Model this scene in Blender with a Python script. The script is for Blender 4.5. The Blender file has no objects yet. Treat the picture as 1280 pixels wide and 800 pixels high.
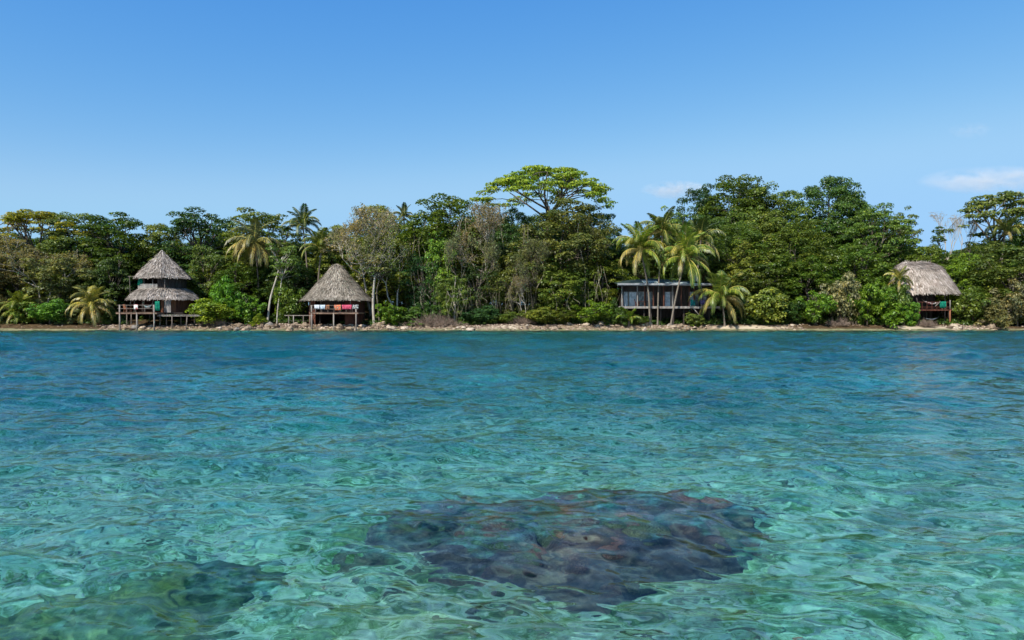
import bpy, math, random
import numpy as np
from mathutils import Vector, Matrix, noise as mnoise

random.seed(7)
rng = np.random.default_rng(11)
R = math.radians
scene = bpy.context.scene
COL = scene.collection

# ------------------------------------------------------------------ camera, sky, sun, exposure
CAM_H = 2.0
FPX = 1280 * 24.0 / 36.0            # focal length in photo pixels
HORIZON = 394.0                     # photo row of the horizon
cam_data = bpy.data.cameras.new('camera')
cam = bpy.data.objects.new('camera', cam_data)
COL.objects.link(cam)
cam_data.lens = 24.0
cam_data.sensor_width = 36.0
cam_data.clip_start = 0.1
cam_data.clip_end = 30000.0
cam.location = (0, 0, CAM_H)
cam.rotation_euler = (R(90) - math.atan((400 - HORIZON) / FPX), 0, 0)
scene.camera = cam

SUN_EL, SUN_AZ = 44.0, 213.0        # azimuth clockwise from +Y (view direction): behind the camera, to the left
world = bpy.data.worlds.new('World')
scene.world = world
world.use_nodes = True
wt = world.node_tree
wt.nodes.clear()
w_out = wt.nodes.new('ShaderNodeOutputWorld')
w_bg = wt.nodes.new('ShaderNodeBackground')
w_sky = wt.nodes.new('ShaderNodeTexSky')
w_sky.sky_type = 'NISHITA'
w_sky.sun_disc = False
w_sky.sun_elevation = R(SUN_EL)
w_sky.sun_rotation = R(SUN_AZ)
w_sky.altitude = 0
w_sky.air_density = 1.0
w_sky.dust_density = 0.35
w_sky.ozone_density = 2.2
w_bg.inputs['Strength'].default_value = 0.12
# deepen the blue of the clear tropical sky: a power curve per channel
w_sep = wt.nodes.new('ShaderNodeSeparateColor'); w_com = wt.nodes.new('ShaderNodeCombineColor')
wt.links.new(w_sky.outputs['Color'], w_sep.inputs[0])
for i_, (gain_, pw_, cap_) in enumerate(((1.74, 1.69, 0.265), (0.86, 0.906, 0.475), (0.755, 0.318, 0.74))):
    a_ = wt.nodes.new('ShaderNodeMath'); a_.operation = 'MULTIPLY'; a_.inputs[1].default_value = 0.12
    b_ = wt.nodes.new('ShaderNodeMath'); b_.operation = 'POWER'; b_.inputs[1].default_value = pw_
    c_ = wt.nodes.new('ShaderNodeMath'); c_.operation = 'MULTIPLY'; c_.inputs[1].default_value = gain_ / 0.12
    d_ = wt.nodes.new('ShaderNodeMath'); d_.operation = 'SMOOTH_MIN'; d_.inputs[1].default_value = cap_ / 0.12; d_.inputs[2].default_value = 0.08 / 0.12
    wt.links.new(w_sep.outputs[i_], a_.inputs[0]); wt.links.new(a_.outputs[0], b_.inputs[0])
    wt.links.new(b_.outputs[0], c_.inputs[0]); wt.links.new(c_.outputs[0], d_.inputs[0]); wt.links.new(d_.outputs[0], w_com.inputs[i_])
wt.links.new(w_com.outputs[0], w_bg.inputs['Color'])
wt.links.new(w_bg.outputs['Background'], w_out.inputs['Surface'])

sun_data = bpy.data.lights.new('sun', 'SUN')
sun_data.energy = 5.0
sun_data.angle = R(0.5)
sun_data.color = (1.0, 0.955, 0.88)
sun = bpy.data.objects.new('sun', sun_data)
COL.objects.link(sun)
sv = Vector((math.sin(R(SUN_AZ)) * math.cos(R(SUN_EL)), math.cos(R(SUN_AZ)) * math.cos(R(SUN_EL)), math.sin(R(SUN_EL))))
sun.rotation_euler = sv.to_track_quat('Z', 'Y').to_euler()
sun.location = (0, 0, 60)

scene.view_settings.view_transform = 'Standard'
scene.view_settings.look = 'None'
scene.view_settings.exposure = 0.4
scene.view_settings.gamma = 1.0
scene.view_settings.use_curve_mapping = False
scene.render.engine = 'CYCLES'
cy = scene.cycles
cy.use_denoising = True
cy.max_bounces = 8
cy.diffuse_bounces = 2
cy.glossy_bounces = 3
cy.transmission_bounces = 4
cy.transparent_max_bounces = 8
cy.volume_bounces = 0
cy.sample_clamp_indirect = 4.0
cy.use_adaptive_sampling = True
cy.adaptive_threshold = 0.02


def at(px, py, y):
    """The world point at distance y seen at photo pixel (px, py)."""
    return Vector(((px - 640.0) * y / FPX, y, CAM_H - (py - HORIZON) * y / FPX))

# ------------------------------------------------------------------ helpers
def link(o, parent=None):
    COL.objects.link(o)
    if parent is not None:
        o.parent = parent
    return o


def tag(o, label=None, cat=None, group=None, kind=None):
    if label: o['label'] = label
    if cat: o['category'] = cat
    if group: o['group'] = group
    if kind: o['kind'] = kind
    return o


def empty(name, loc, label, cat, group=None, rz=0.0):
    o = bpy.data.objects.new(name, None)
    COL.objects.link(o)
    o.empty_display_size = 0.3
    o.location = loc
    o.rotation_euler = (0, 0, rz)
    return tag(o, label, cat, group)


def np_mesh(name, verts, loops, sizes, smooth=False):
    me = bpy.data.meshes.new(name)
    verts = np.asarray(verts, dtype=np.float32)
    loops = np.asarray(loops, dtype=np.int32).ravel()
    sizes = np.asarray(sizes, dtype=np.int32)
    me.vertices.add(len(verts))
    me.vertices.foreach_set('co', verts.ravel())
    me.loops.add(len(loops))
    me.loops.foreach_set('vertex_index', loops)
    me.polygons.add(len(sizes))
    starts = np.zeros(len(sizes), dtype=np.int32)
    starts[1:] = np.cumsum(sizes)[:-1]
    me.polygons.foreach_set('loop_start', starts)
    me.polygons.foreach_set('loop_total', sizes)
    me.update(calc_edges=True)
    me.validate()
    if smooth:
        me.polygons.foreach_set('use_smooth', np.ones(len(sizes), dtype=bool))
    return me


class MB:
    """Collects solid pieces in one mesh."""
    def __init__(self):
        self.v, self.f, self.n = [], [], 0

    def add(self, vs, fs):
        self.v.extend([tuple(p) for p in vs])
        self.f.extend([tuple(i + self.n for i in f) for f in fs])
        self.n += len(vs)

    def box(self, c, s, rot=None):
        hx, hy, hz = s[0] / 2, s[1] / 2, s[2] / 2
        vs = [Vector((sx * hx, sy * hy, sz * hz)) for sz in (-1, 1) for sy in (-1, 1) for sx in (-1, 1)]
        if rot is not None:
            vs = [rot @ v for v in vs]
        c = Vector(c)
        self.add([v + c for v in vs], [(0, 2, 3, 1), (4, 5, 7, 6), (0, 1, 5, 4), (2, 6, 7, 3), (0, 4, 6, 2), (1, 3, 7, 5)])
        return self

    def tube(self, pts, rad, seg=6, cap=True):
        pts = [Vector(p) for p in pts]
        if not hasattr(rad, '__len__'):
            rad = [rad] * len(pts)
        vs = []
        up = None
        for i, p in enumerate(pts):
            d = (pts[min(i + 1, len(pts) - 1)] - pts[max(i - 1, 0)])
            if d.length < 1e-9: d = Vector((0, 0, 1))
            d.normalize()
            a = up if up is not None else (Vector((1, 0, 0)) if abs(d.x) < 0.8 else Vector((0, 1, 0)))
            u = (a - d * a.dot(d))
            if u.length < 1e-6: u = d.orthogonal()
            u.normalize()
            up = u
            w = d.cross(u)
            for k in range(seg):
                t = 2 * math.pi * k / seg
                vs.append(p + (u * math.cos(t) + w * math.sin(t)) * rad[i])
        fs = []
        for i in range(len(pts) - 1):
            for k in range(seg):
                k2 = (k + 1) % seg
                fs.append((i * seg + k, i * seg + k2, (i + 1) * seg + k2, (i + 1) * seg + k))
        if cap:
            fs.append(tuple(range(seg))[::-1])
            fs.append(tuple((len(pts) - 1) * seg + k for k in range(seg)))
        self.add(vs, fs)
        return self

    def mesh(self, name, smooth=False):
        me = bpy.data.meshes.new(name)
        me.from_pydata(self.v, [], self.f)
        me.validate()
        if smooth:
            me.polygons.foreach_set('use_smooth', [True] * len(me.polygons))
        me.update()
        return me

    def build(self, name, mat, parent=None, smooth=False):
        me = self.mesh(name, smooth)
        me.materials.append(mat)
        return link(bpy.data.objects.new(name, me), parent)


def new_mat(name):
    m = bpy.data.materials.new(name)
    m.use_nodes = True
    nt = m.node_tree
    nt.nodes.clear()
    out = nt.nodes.new('ShaderNodeOutputMaterial')
    return m, nt, out


def nd(nt, typ, **kw):
    n = nt.nodes.new(typ)
    for k, v in kw.items():
        if k in n.inputs.keys() if isinstance(k, str) else False:
            n.inputs[k].default_value = v
        else:
            setattr(n, k, v)
    return n


def ramp(nt, fac, stops):
    r = nt.nodes.new('ShaderNodeValToRGB')
    el = r.color_ramp.elements
    while len(el) < len(stops):
        el.new(0.5)
    for e, (p, c) in zip(el, stops):
        e.position = p
        e.color = (*c, 1) if len(c) == 3 else c
    nt.links.new(fac, r.inputs['Fac'])
    return r.outputs['Color']


def noise_tex(nt, scale, detail=4, rough=0.55, vec=None, dist=0.0):
    n = nt.nodes.new('ShaderNodeTexNoise')
    n.inputs['Scale'].default_value = scale
    n.inputs['Detail'].default_value = detail
    n.inputs['Roughness'].default_value = rough
    n.inputs['Distortion'].default_value = dist
    if vec is not None:
        nt.links.new(vec, n.inputs['Vector'])
    return n.outputs['Fac']


def coords(nt, kind='Object', scale=(1, 1, 1)):
    t = nt.nodes.new('ShaderNodeTexCoord')
    m = nt.nodes.new('ShaderNodeMapping')
    m.inputs['Scale'].default_value = scale
    nt.links.new(t.outputs[kind], m.inputs['Vector'])
    return m.outputs['Vector']


def mixc(nt, a, b, fac, mode='MIX'):
    m = nt.nodes.new('ShaderNodeMix')
    m.data_type = 'RGBA'
    m.blend_type = mode
    for s, v in ((0, fac), (6, a), (7, b)):
        if hasattr(v, 'is_output'):
            nt.links.new(v, m.inputs[s])
        else:
            m.inputs[s].default_value = v if s == 0 else ((*v, 1) if len(v) == 3 else v)
    return m.outputs[2]


def rough_mat(name, c1, c2, scale=3.0, rough=0.85, bump=0.0, bscale=None, stretch=(1, 1, 1), detail=5, kind='Object', c3=None):
    """A two or three tone mottled surface."""
    m, nt, out = new_mat(name)
    v = coords(nt, kind, stretch)
    f = noise_tex(nt, scale, detail, 0.6, v)
    stops = [(0.32, c1), (0.68, c2)] if c3 is None else [(0.3, c1), (0.5, c2), (0.7, c3)]
    c = ramp(nt, f, stops)
    b = nt.nodes.new('ShaderNodeBsdfPrincipled')
    b.inputs['Roughness'].default_value = rough
    b.inputs['Specular IOR Level'].default_value = 0.25
    nt.links.new(c, b.inputs['Base Color'])
    if bump:
        bp = nt.nodes.new('ShaderNodeBump')
        bp.inputs['Strength'].default_value = 1.0
        bp.inputs['Distance'].default_value = bump
        nt.links.new(noise_tex(nt, bscale or scale * 3, 4, 0.6, v), bp.inputs['Height'])
        nt.links.new(bp.outputs['Normal'], b.inputs['Normal'])
    nt.links.new(b.outputs['BSDF'], out.inputs['Surface'])
    return m

# ------------------------------------------------------------------ terrain
def vnoise(x, y, s, seed=0.0):
    """Smooth value noise for numpy arrays, about -1..1."""
    x = np.asarray(x, dtype=float) / s + 37.3 * seed + 1000.0
    y = np.asarray(y, dtype=float) / s + 91.7 * seed + 1000.0
    xi, yi = np.floor(x), np.floor(y)
    fx, fy = x - xi, y - yi
    fx = fx * fx * (3 - 2 * fx); fy = fy * fy * (3 - 2 * fy)
    def h(a, b):
        t = np.sin(a * 127.1 + b * 311.7 + seed * 17.0) * 43758.5453
        return (t - np.floor(t)) * 2 - 1
    return (h(xi, yi) * (1 - fx) + h(xi + 1, yi) * fx) * (1 - fy) + (h(xi, yi + 1) * (1 - fx) + h(xi + 1, yi + 1) * fx) * fy


def shore_y(x):
    x = np.asarray(x, dtype=float)
    return 90.0 + 0.7 * vnoise(x, 0 * x, 14, 3) + 0.35 * vnoise(x, 0 * x, 4, 5)


def sstep(a, b, t):
    t = np.clip((np.asarray(t, dtype=float) - a) / (b - a), 0, 1)
    return t * t * (3 - 2 * t)


def ground_z(x, y):
    x = np.asarray(x, dtype=float); y = np.asarray(y, dtype=float)
    d = y - shore_y(x)
    land = 0.55 * sstep(-0.2, 2.4, d) + 0.6 * sstep(2, 10, d)
    land = land + sstep(12, 60, d) * (3.0 + 5.5 * sstep(5, 35, x)) + (0.10 * vnoise(x, y, 2.0, 8) + 0.16 * vnoise(x, y, 6.0, 7)) * sstep(0.5, 2.5, d)
    land = land * (1 - sstep(300, 900, np.abs(x))) * (1 - 0.6 * sstep(300, 900, d)) + 0.25 * sstep(100, 400, np.abs(x)) + 0.12*d.clip(0,0.6)
    dep = 1.85 + 1.3 * sstep(10, 26, y) + 0.7 * sstep(26, 60, y) + 0.9 * sstep(7, 20, y) * sstep(1, -9, x) + 0.6 * sstep(6, 20, y) * sstep(4, 12, x) - 0.35 * np.exp(-((x + 0.9) ** 2 / 1.5 + (y - 6.0) ** 2 / 4.0))
    dep = dep * sstep(0.0, 1.0, np.clip(-d, 0, 14) / 14 * 0.92 + 0.08 * np.clip(-d / 2, 0, 1))
    dep = dep + 0.16 * vnoise(x, y, 2.6, 1) * sstep(0, 12, -d) + 0.07 * vnoise(x, y, 0.9, 2) * sstep(0, 8, -d) + 0.02 * vnoise(x, y, 0.3, 4) * sstep(0, 8, -d)
    return np.where(d > 0, land, -np.maximum(dep, 0.0) + 0.02 * np.clip(1 + d, 0, 1))


def gz(x, y):
    return float(ground_z(x, y))

# ------------------------------------------------------------------ seabed and ground sheets
def grid_faces(nr, nc):
    i = np.arange(nr - 1)[:, None] * nc + np.arange(nc - 1)[None, :]
    return np.stack([i, i + 1, i + nc + 1, i + nc], axis=-1).reshape(-1, 4)


def graded(a, b, near, growth, start=None):
    vals = [a]
    s = near
    while vals[-1] < b:
        vals.append(vals[-1] + s)
        s *= growth
    vals[-1] = b
    return np.array(vals)


def sym(near, growth, far):
    g = graded(0, far, near, growth)
    return np.concatenate([-g[:0:-1], g])


def sand_material():
    m, nt, out = new_mat('seabed_sand')
    v = coords(nt, 'Object')
    big = noise_tex(nt, 0.22, 4, 0.6, v, 0.6)
    mid = noise_tex(nt, 1.1, 5, 0.65, v, 0.8)
    fine = noise_tex(nt, 6.0, 4, 0.7, v)
    patch = noise_tex(nt, 2.3, 7, 0.72, v, 0.5)
    sand = ramp(nt, patch, [(0.36, (0.08, 0.14, 0.035)), (0.45, (0.28, 0.40, 0.14)), (0.52, (0.77, 0.85, 0.50)), (0.62, (0.98, 0.98, 0.68))])
    sand = mixc(nt, sand, ramp(nt, fine, [(0.3, (0.6, 0.6, 0.6)), (0.7, (1.2, 1.2, 1.15))]), 1.0, 'MULTIPLY')
    weed = ramp(nt, fine, [(0.3, (0.045, 0.07, 0.025)), (0.7, (0.16, 0.19, 0.07))])
    add = nt.nodes.new('ShaderNodeMath'); add.operation = 'MULTIPLY_ADD'
    nt.links.new(big, add.inputs[0]); add.inputs[1].default_value = 1.1
    nt.links.new(mid, add.inputs[2])
    fac = ramp(nt, add.outputs[0], [(0.55 / 1.0, (0, 0, 0)), (0.80, (1, 1, 1))])
    mm = nt.nodes.new('ShaderNodeMapRange')
    nt.links.new(add.outputs[0], mm.inputs['Value'])
    mm.inputs['From Min'].default_value = 1.07
    mm.inputs['From Max'].default_value = 1.32
    mm.inputs['To Max'].default_value = 0.85
    c = mixc(nt, sand, weed, mm.outputs['Result'])
    md = nt.nodes.new('ShaderNodeAttribute'); md.attribute_name = 'meadow'
    c = mixc(nt, c, ramp(nt, mid, [(0.3, (0.02, 0.035, 0.018)), (0.6, (0.09, 0.12, 0.06))]), md.outputs['Fac'])
    sb = nt.nodes.new('ShaderNodeAttribute'); sb.attribute_name = 'silt'
    silt = ramp(nt, mid, [(0.35, (0.07, 0.075, 0.035)), (0.65, (0.26, 0.23, 0.13))])
    c = mixc(nt, c, silt, sb.outputs['Fac'])
    b = nt.nodes.new('ShaderNodeBsdfDiffuse')
    nt.links.new(c, b.inputs['Color'])
    nt.links.new(b.outputs['BSDF'], out.inputs['Surface'])
    return m


sand = sand_material()
xs = sym(0.12, 1.022, 6000)
# seabed: rows from far behind the camera to the waterline
t = np.concatenate([-graded(0, 6000, 0.4, 1.12)[:0:-1], graded(0, 24, 0.12, 1.004)[:-1], graded(24, 90.0, 0.25, 1.01)])
X = np.repeat(xs[None, :], len(t), 0)
Y = np.repeat(t[:, None], len(xs), 1)
Y = np.where(Y > 40, 40 + (Y - 40) * (shore_y(X) + 0.8 - 40) / 50.0, Y)
Z = ground_z(X, Y)
me = np_mesh('seabed', np.stack([X, Y, Z], -1).reshape(-1, 3), grid_faces(*X.shape), np.full((X.shape[0] - 1) * (X.shape[1] - 1), 4), True)
a = me.attributes.new('meadow', 'FLOAT', 'POINT'); a.data.foreach_set('value', (sstep(9, 24, Y + 0.35 * np.abs(X)) * sstep(-0.75, 0.25, vnoise(X, Y * 0.6, 5.5, 30) + 0.6 * vnoise(X, Y, 2.0, 31) + 0.5 * sstep(22, 45, Y)) * 0.42).ravel().astype(np.float32))
a = me.attributes.new('silt', 'FLOAT', 'POINT'); a.data.foreach_set('value', (0.9 * sstep(78, 88, Y)).ravel().astype(np.float32))
me.materials.append(sand)
seabed = link(bpy.data.objects.new('seabed', me)); tag(seabed, kind='structure')

soil = rough_mat('forest_soil', (0.045, 0.03, 0.018), (0.36, 0.29, 0.2), 0.35, 0.95, 0.05, 4, c3=(0.12, 0.08, 0.045))
def ground_material():
    m, nt, out = new_mat('shore_ground')
    v = coords(nt, 'Object')
    f = noise_tex(nt, 1.3, 6, 0.65, v)
    beach = ramp(nt, f, [(0.3, (0.13, 0.09, 0.058)), (0.65, (0.31, 0.24, 0.155))])
    litter = ramp(nt, noise_tex(nt, 3.0, 6, 0.7, v), [(0.3, (0.03, 0.022, 0.014)), (0.7, (0.13, 0.085, 0.045))])
    at_ = nt.nodes.new('ShaderNodeAttribute'); at_.attribute_name = 'inland'
    sd = nt.nodes.new('ShaderNodeAttribute'); sd.attribute_name = 'sandy'
    beach = mixc(nt, beach, (0.50, 0.41, 0.29), sd.outputs['Fac'])
    c = mixc(nt, beach, litter, at_.outputs['Fac'])
    b = nt.nodes.new('ShaderNodeBsdfDiffuse')
    nt.links.new(c, b.inputs['Color'])
    bp = nt.nodes.new('ShaderNodeBump'); bp.inputs['Distance'].default_value = 0.06
    nt.links.new(noise_tex(nt, 5, 5, 0.7, v), bp.inputs['Height'])
    nt.links.new(bp.outputs['Normal'], b.inputs['Normal'])
    nt.links.new(b.outputs['BSDF'], out.inputs['Surface'])
    return m
xs2 = sym(0.5, 1.03, 6000)
t2 = np.concatenate([graded(0, 12, 0.25, 1.02)[:-1], graded(12, 6000, 0.6, 1.08)])
X = np.repeat(xs2[None, :], len(t2), 0)
Y = shore_y(X) + 0.6 + t2[:, None]
Z = ground_z(X, Y)
me = np_mesh('ground', np.stack([X, Y, Z], -1).reshape(-1, 3), grid_faces(*X.shape), np.full((X.shape[0] - 1) * (X.shape[1] - 1), 4), True)
a = me.attributes.new('inland', 'FLOAT', 'POINT')
wooded = np.maximum.reduce([sstep(-51, -54, X), sstep(36, 38, X) * sstep(52, 50, X), sstep(64, 66, X), 0.5 * sstep(-2, -6, X)])
a.data.foreach_set('value', sstep(0.9, 2.4, (t2[:, None] + 0 * X) + 2.2 * wooded + 0.8 * vnoise(X, Y, 1.5, 6)).ravel().astype(np.float32))
band = lambda p0, p1: sstep((p0 - 648) * 0.107, (p0 - 632) * 0.107, X) * sstep((p1 - 632) * 0.107, (p1 - 648) * 0.107, X)
a = me.attributes.new('sandy', 'FLOAT', 'POINT')
a.data.foreach_set('value', (np.maximum.reduce([band(555, 650), band(890, 990), band(1115, 1270)]) * sstep(-0.9, 0.5, vnoise(X, Y, 2.5, 14))).ravel().astype(np.float32))
me.materials.append(ground_material())
ground = link(bpy.data.objects.new('ground', me)); tag(ground, kind='structure')

# ------------------------------------------------------------------ water
def wave_tile(N, L, lmin, lmax, slope, wind, spread, expo, seed):
    """Height and choppy-offset fields of one periodic sea tile, rms slope given."""
    r = np.random.default_rng(seed)
    k1 = 2 * np.pi * np.fft.fftfreq(N, L / N)
    kx, ky = np.meshgrid(k1, k1, indexing='ij')
    k = np.hypot(kx, ky); k[0, 0] = 1
    lam = 2 * np.pi / k
    amp = np.where((lam > lmin) & (lam < lmax), k ** (-expo), 0)
    amp *= np.clip((lam / lmin - 1) * 3, 0, 1) * np.clip((lmax / lam - 1) * 2, 0, 1)
    th = np.arctan2(ky, kx) - wind
    amp = amp * (0.18 + np.abs(np.cos(th)) ** spread)
    amp[0, 0] = 0
    ph = r.normal(size=(N, N)) + 1j * r.normal(size=(N, N))
    H = amp * ph
    h = np.fft.ifft2(H)
    sx = np.fft.ifft2(1j * kx * H).real; sy = np.fft.ifft2(1j * ky * H).real
    s = slope / math.sqrt((sx ** 2 + sy ** 2).mean())
    dx = np.fft.ifft2(1j * kx / k * H).real * s
    dy = np.fft.ifft2(1j * ky / k * H).real * s
    return h.real * s, dx, dy


def sample_tile(tile, L, X, Y, rot=0.0):
    N = tile[0].shape[0]
    c, s = math.cos(rot), math.sin(rot)
    U = ((X * c + Y * s) / L * N) % N
    V = ((-X * s + Y * c) / L * N) % N
    i, j = np.floor(U).astype(int), np.floor(V).astype(int)
    fu, fv = U - i, V - j
    i %= N; j %= N
    i1, j1 = (i + 1) % N, (j + 1) % N
    outv = []
    for A in tile:
        outv.append((A[i, j] * (1 - fu) + A[i1, j] * fu) * (1 - fv) + (A[i, j1] * (1 - fu) + A[i1, j1] * fu) * fv)
    h, dx, dy = outv
    return h, dx * c - dy * s, dx * s + dy * c


WIND = R(72)
tA = wave_tile(1024, 13.7, 0.075, 1.25, 0.20, WIND, 1.3, 2.2, 5)
tB = wave_tile(512, 47.0, 0.9, 6.0, 0.08, WIND + 0.25, 2.2, 2.4, 6)
rows = np.concatenate([graded(2.2, 20, 0.017, 1.0040)[:-1], graded(20, 112, 0.09, 1.0033)])
u = np.linspace(-1, 1, 1500)
Yw = np.repeat(rows[:, None], len(u), 1)
Xw = u[None, :] * (3.2 + 0.98 * Yw)
hA, dxA, dyA = sample_tile(tA, 13.7, Xw, Yw)
hB, dxB, dyB = sample_tile(tB, 47.0, Xw, Yw, 0.4)
swell = 1 + 1.0 * sstep(14, 40, Yw)
hB, dxB, dyB = hB * swell, dxB * swell, dyB * swell
gust = 0.85 + 0.35 * vnoise(Xw, Yw, 9, 12)
calm = 1 - 0.75 * sstep(80, 90, Yw)
edge = sstep(1.0, 0.97, np.abs(u))[None, :] * sstep(2.2, 2.6, Yw) * calm
print('water grid', Xw.shape)
Zw = (hA * gust + hB) * edge
Xv = Xw + 0.95 * (dxA * gust + dxB) * edge
Yv = Yw + 0.95 * (dyA * gust + dyB) * edge
V = np.stack([Xv, Yv, Zw], -1).reshape(-1, 3)
F = grid_faces(*Xw.shape)
# the calm remainder of the bay, joined on at the rim of the fine part
nr, nc = Xw.shape
x0, x1 = Xw[0, 0], Xw[0, -1]
X0, X1 = Xw[-1, 0], Xw[-1, -1]
ext = np.array([(-6000, -6000, 0), (6000, -6000, 0), (6000, 112, 0), (-6000, 112, 0)])
n0 = len(V)
V = np.concatenate([V, ext])
a, b, c, d = n0, n0 + 1, n0 + 2, n0 + 3
bl, br, tl, tr = 0, nc - 1, (nr - 1) * nc, nr * nc - 1
loops = list(F.ravel()); sizes = [4] * len(F)
bottom = list(range(bl, br + 1))
leftc = [r_ * nc for r_ in range(nr)]
rightc = [r_ * nc + nc - 1 for r_ in range(nr)]
for poly in ([a, b] + bottom[::-1], [b, c] + rightc[::-1], [d, a] + leftc):
    loops += poly; sizes.append(len(poly))
me = np_mesh('water', V, loops, sizes, True)

# where the wavelets gather the sunlight on a bed about 1.9 m down, carried back up along the sun's rays
near = rows < 26
Xn, Yn = Xv[near], Yv[near]
Hn = Zw[near]
gy = np.gradient(Hn, axis=0) / np.gradient(Yn, axis=0)
gx = np.gradient(Hn, axis=1) / np.gradient(Xn, axis=1)
sdir = np.array([-sv.x, -sv.y, -sv.z])
nrm = np.stack([-gx, -gy, np.ones_like(gx)], -1)
nrm /= np.linalg.norm(nrm, axis=-1, keepdims=True)
def refr(n):
    ci = -(n @ sdir)
    eta = 1 / 1.333
    k = 1 - eta * eta * (1 - ci * ci)
    return eta * sdir + (eta * ci - np.sqrt(k))[..., None] * n
T = refr(nrm)
T0 = refr(np.array([0.0, 0.0, 1.0])[None, None, :])
DEP = 1.7
ox = (T[..., 0] / -T[..., 2] - T0[..., 0] / -T0[..., 2]) * DEP
oy = (T[..., 1] / -T[..., 2] - T0[..., 1] / -T0[..., 2]) * DEP
cell = 0.03
bx, by = Xn + ox, Yn + oy
wgt = np.abs(np.gradient(Xn, axis=1) * np.gradient(Yn, axis=0))
gx0, gy0, gw, gh = -30.0, 1.5, int(60 / cell), int(25 / cell)
ii = np.clip(((bx - gx0) / cell).astype(int), 0, gw - 1); jj = np.clip(((by - gy0) / cell).astype(int), 0, gh - 1)
dens = np.bincount((jj * gw + ii).ravel(), wgt.ravel(), gw * gh).reshape(gh, gw)
base = np.bincount((np.clip(((Yn - gy0) / cell).astype(int), 0, gh - 1) * gw + np.clip(((Xn - gx0) / cell).astype(int), 0, gw - 1)).ravel(), wgt.ravel(), gw * gh).reshape(gh, gw)
def blur(A, n):
    for _ in range(n):
        A = (np.roll(A, 1, 0) + A * 2 + np.roll(A, -1, 0)) / 4
        A = (np.roll(A, 1, 1) + A * 2 + np.roll(A, -1, 1)) / 4
    return A
foc = blur(dens, 1) / np.maximum(blur(base, 12), 1e-9)
i2 = np.clip(((Xn - gx0) / cell).astype(int), 0, gw - 1); j2 = np.clip(((Yn - gy0) / cell).astype(int), 0, gh - 1)
fv = foc[j2, i2]
fade = sstep(24, 10, rows[near])[:, None] * edge[near]
fv = 1 + (np.clip(fv, 0, 4) - 1) * 0.85 * fade; fv = np.maximum(fv, 0.1)
focus = np.ones(len(V), dtype=np.float32)
focus[:fv.size] = fv.ravel()
att = me.attributes.new('focus', 'FLOAT', 'POINT')
att.data.foreach_set('value', focus)

rip = np.full(len(V), 0.9, dtype=np.float32); rip[:nr * nc] = np.repeat(0.05 + 0.88 * sstep(14, 48, rows), nc)
att = me.attributes.new('ripple', 'FLOAT', 'POINT'); att.data.foreach_set('value', rip)

mw, nt, out = new_mat('sea_water')
refl = nt.nodes.new('ShaderNodeBsdfGlossy'); refl.inputs['Roughness'].default_value = 0.02
refr_ = nt.nodes.new('ShaderNodeBsdfRefraction'); refr_.inputs['IOR'].default_value = 1.333; refr_.inputs['Roughness'].default_value = 0.0
thru = nt.nodes.new('ShaderNodeBsdfTransparent')
fr = nt.nodes.new('ShaderNodeFresnel'); fr.inputs['IOR'].default_value = 1.333
bp = nt.nodes.new('ShaderNodeBump')
bp.inputs['Distance'].default_value = 0.07
ra = nt.nodes.new('ShaderNodeAttribute'); ra.attribute_name = 'ripple'
nt.links.new(ra.outputs['Fac'], bp.inputs['Strength'])
vs_ = coords(nt, 'Object', (0.7, 1.35, 1))
nt.links.new(noise_tex(nt, 3.4, 3, 0.5, vs_, 0.9), bp.inputs['Height'])
for n_ in (refl, refr_, fr):
    nt.links.new(bp.outputs['Normal'], n_.inputs['Normal'])
fa = nt.nodes.new('ShaderNodeAttribute'); fa.attribute_name = 'focus'
mm = nt.nodes.new('ShaderNodeMath'); mm.operation = 'MULTIPLY'; mm.use_clamp = True
nt.links.new(fa.outputs['Fac'], mm.inputs[0]); mm.inputs[1].default_value = 0.19
m1 = nt.nodes.new('ShaderNodeMixShader'); m2 = nt.nodes.new('ShaderNodeMixShader')
nt.links.new(mm.outputs[0], m1.inputs[0]); nt.links.new(refr_.outputs[0], m1.inputs[1]); nt.links.new(thru.outputs[0], m1.inputs[2])
nt.links.new(fr.outputs[0], m2.inputs[0]); nt.links.new(m1.outputs[0], m2.inputs[1]); nt.links.new(refl.outputs[0], m2.inputs[2])
nt.links.new(m2.outputs[0], out.inputs['Surface'])
va = nt.nodes.new('ShaderNodeVolumeAbsorption')
va.inputs['Color'].default_value = (0.03, 0.785, 0.98, 1)
va.inputs['Density'].default_value = 0.23
nt.links.new(va.outputs['Volume'], out.inputs['Volume'])
me.materials.append(mw)
water = link(bpy.data.objects.new('water', me)); tag(water, kind='structure')

# ------------------------------------------------------------------ reef, stones and fish under water
def coral_mat(name, c1, c2, c3, scale=7, bump=0.02):
    return rough_mat(name, c1, c2, scale, 0.9, bump, scale * 3, c3=c3)

M_reef = coral_mat('reef_rock', (0.018, 0.014, 0.013), (0.10, 0.07, 0.06), (0.40, 0.29, 0.20), 3.5, 0.05)
M_head = [coral_mat('purple_coral', (0.07, 0.045, 0.055), (0.27, 0.19, 0.21), (0.60, 0.50, 0.46), 9),
          coral_mat('rust_coral', (0.05, 0.015, 0.012), (0.36, 0.13, 0.08), (0.75, 0.44, 0.28), 10),
          coral_mat('olive_coral', (0.04, 0.045, 0.015), (0.16, 0.16, 0.06), (0.42, 0.40, 0.20), 11)]
M_algae = coral_mat('green_algae', (0.02, 0.045, 0.010), (0.09, 0.15, 0.03), (0.34, 0.40, 0.13), 3.0, 0.05)


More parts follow.
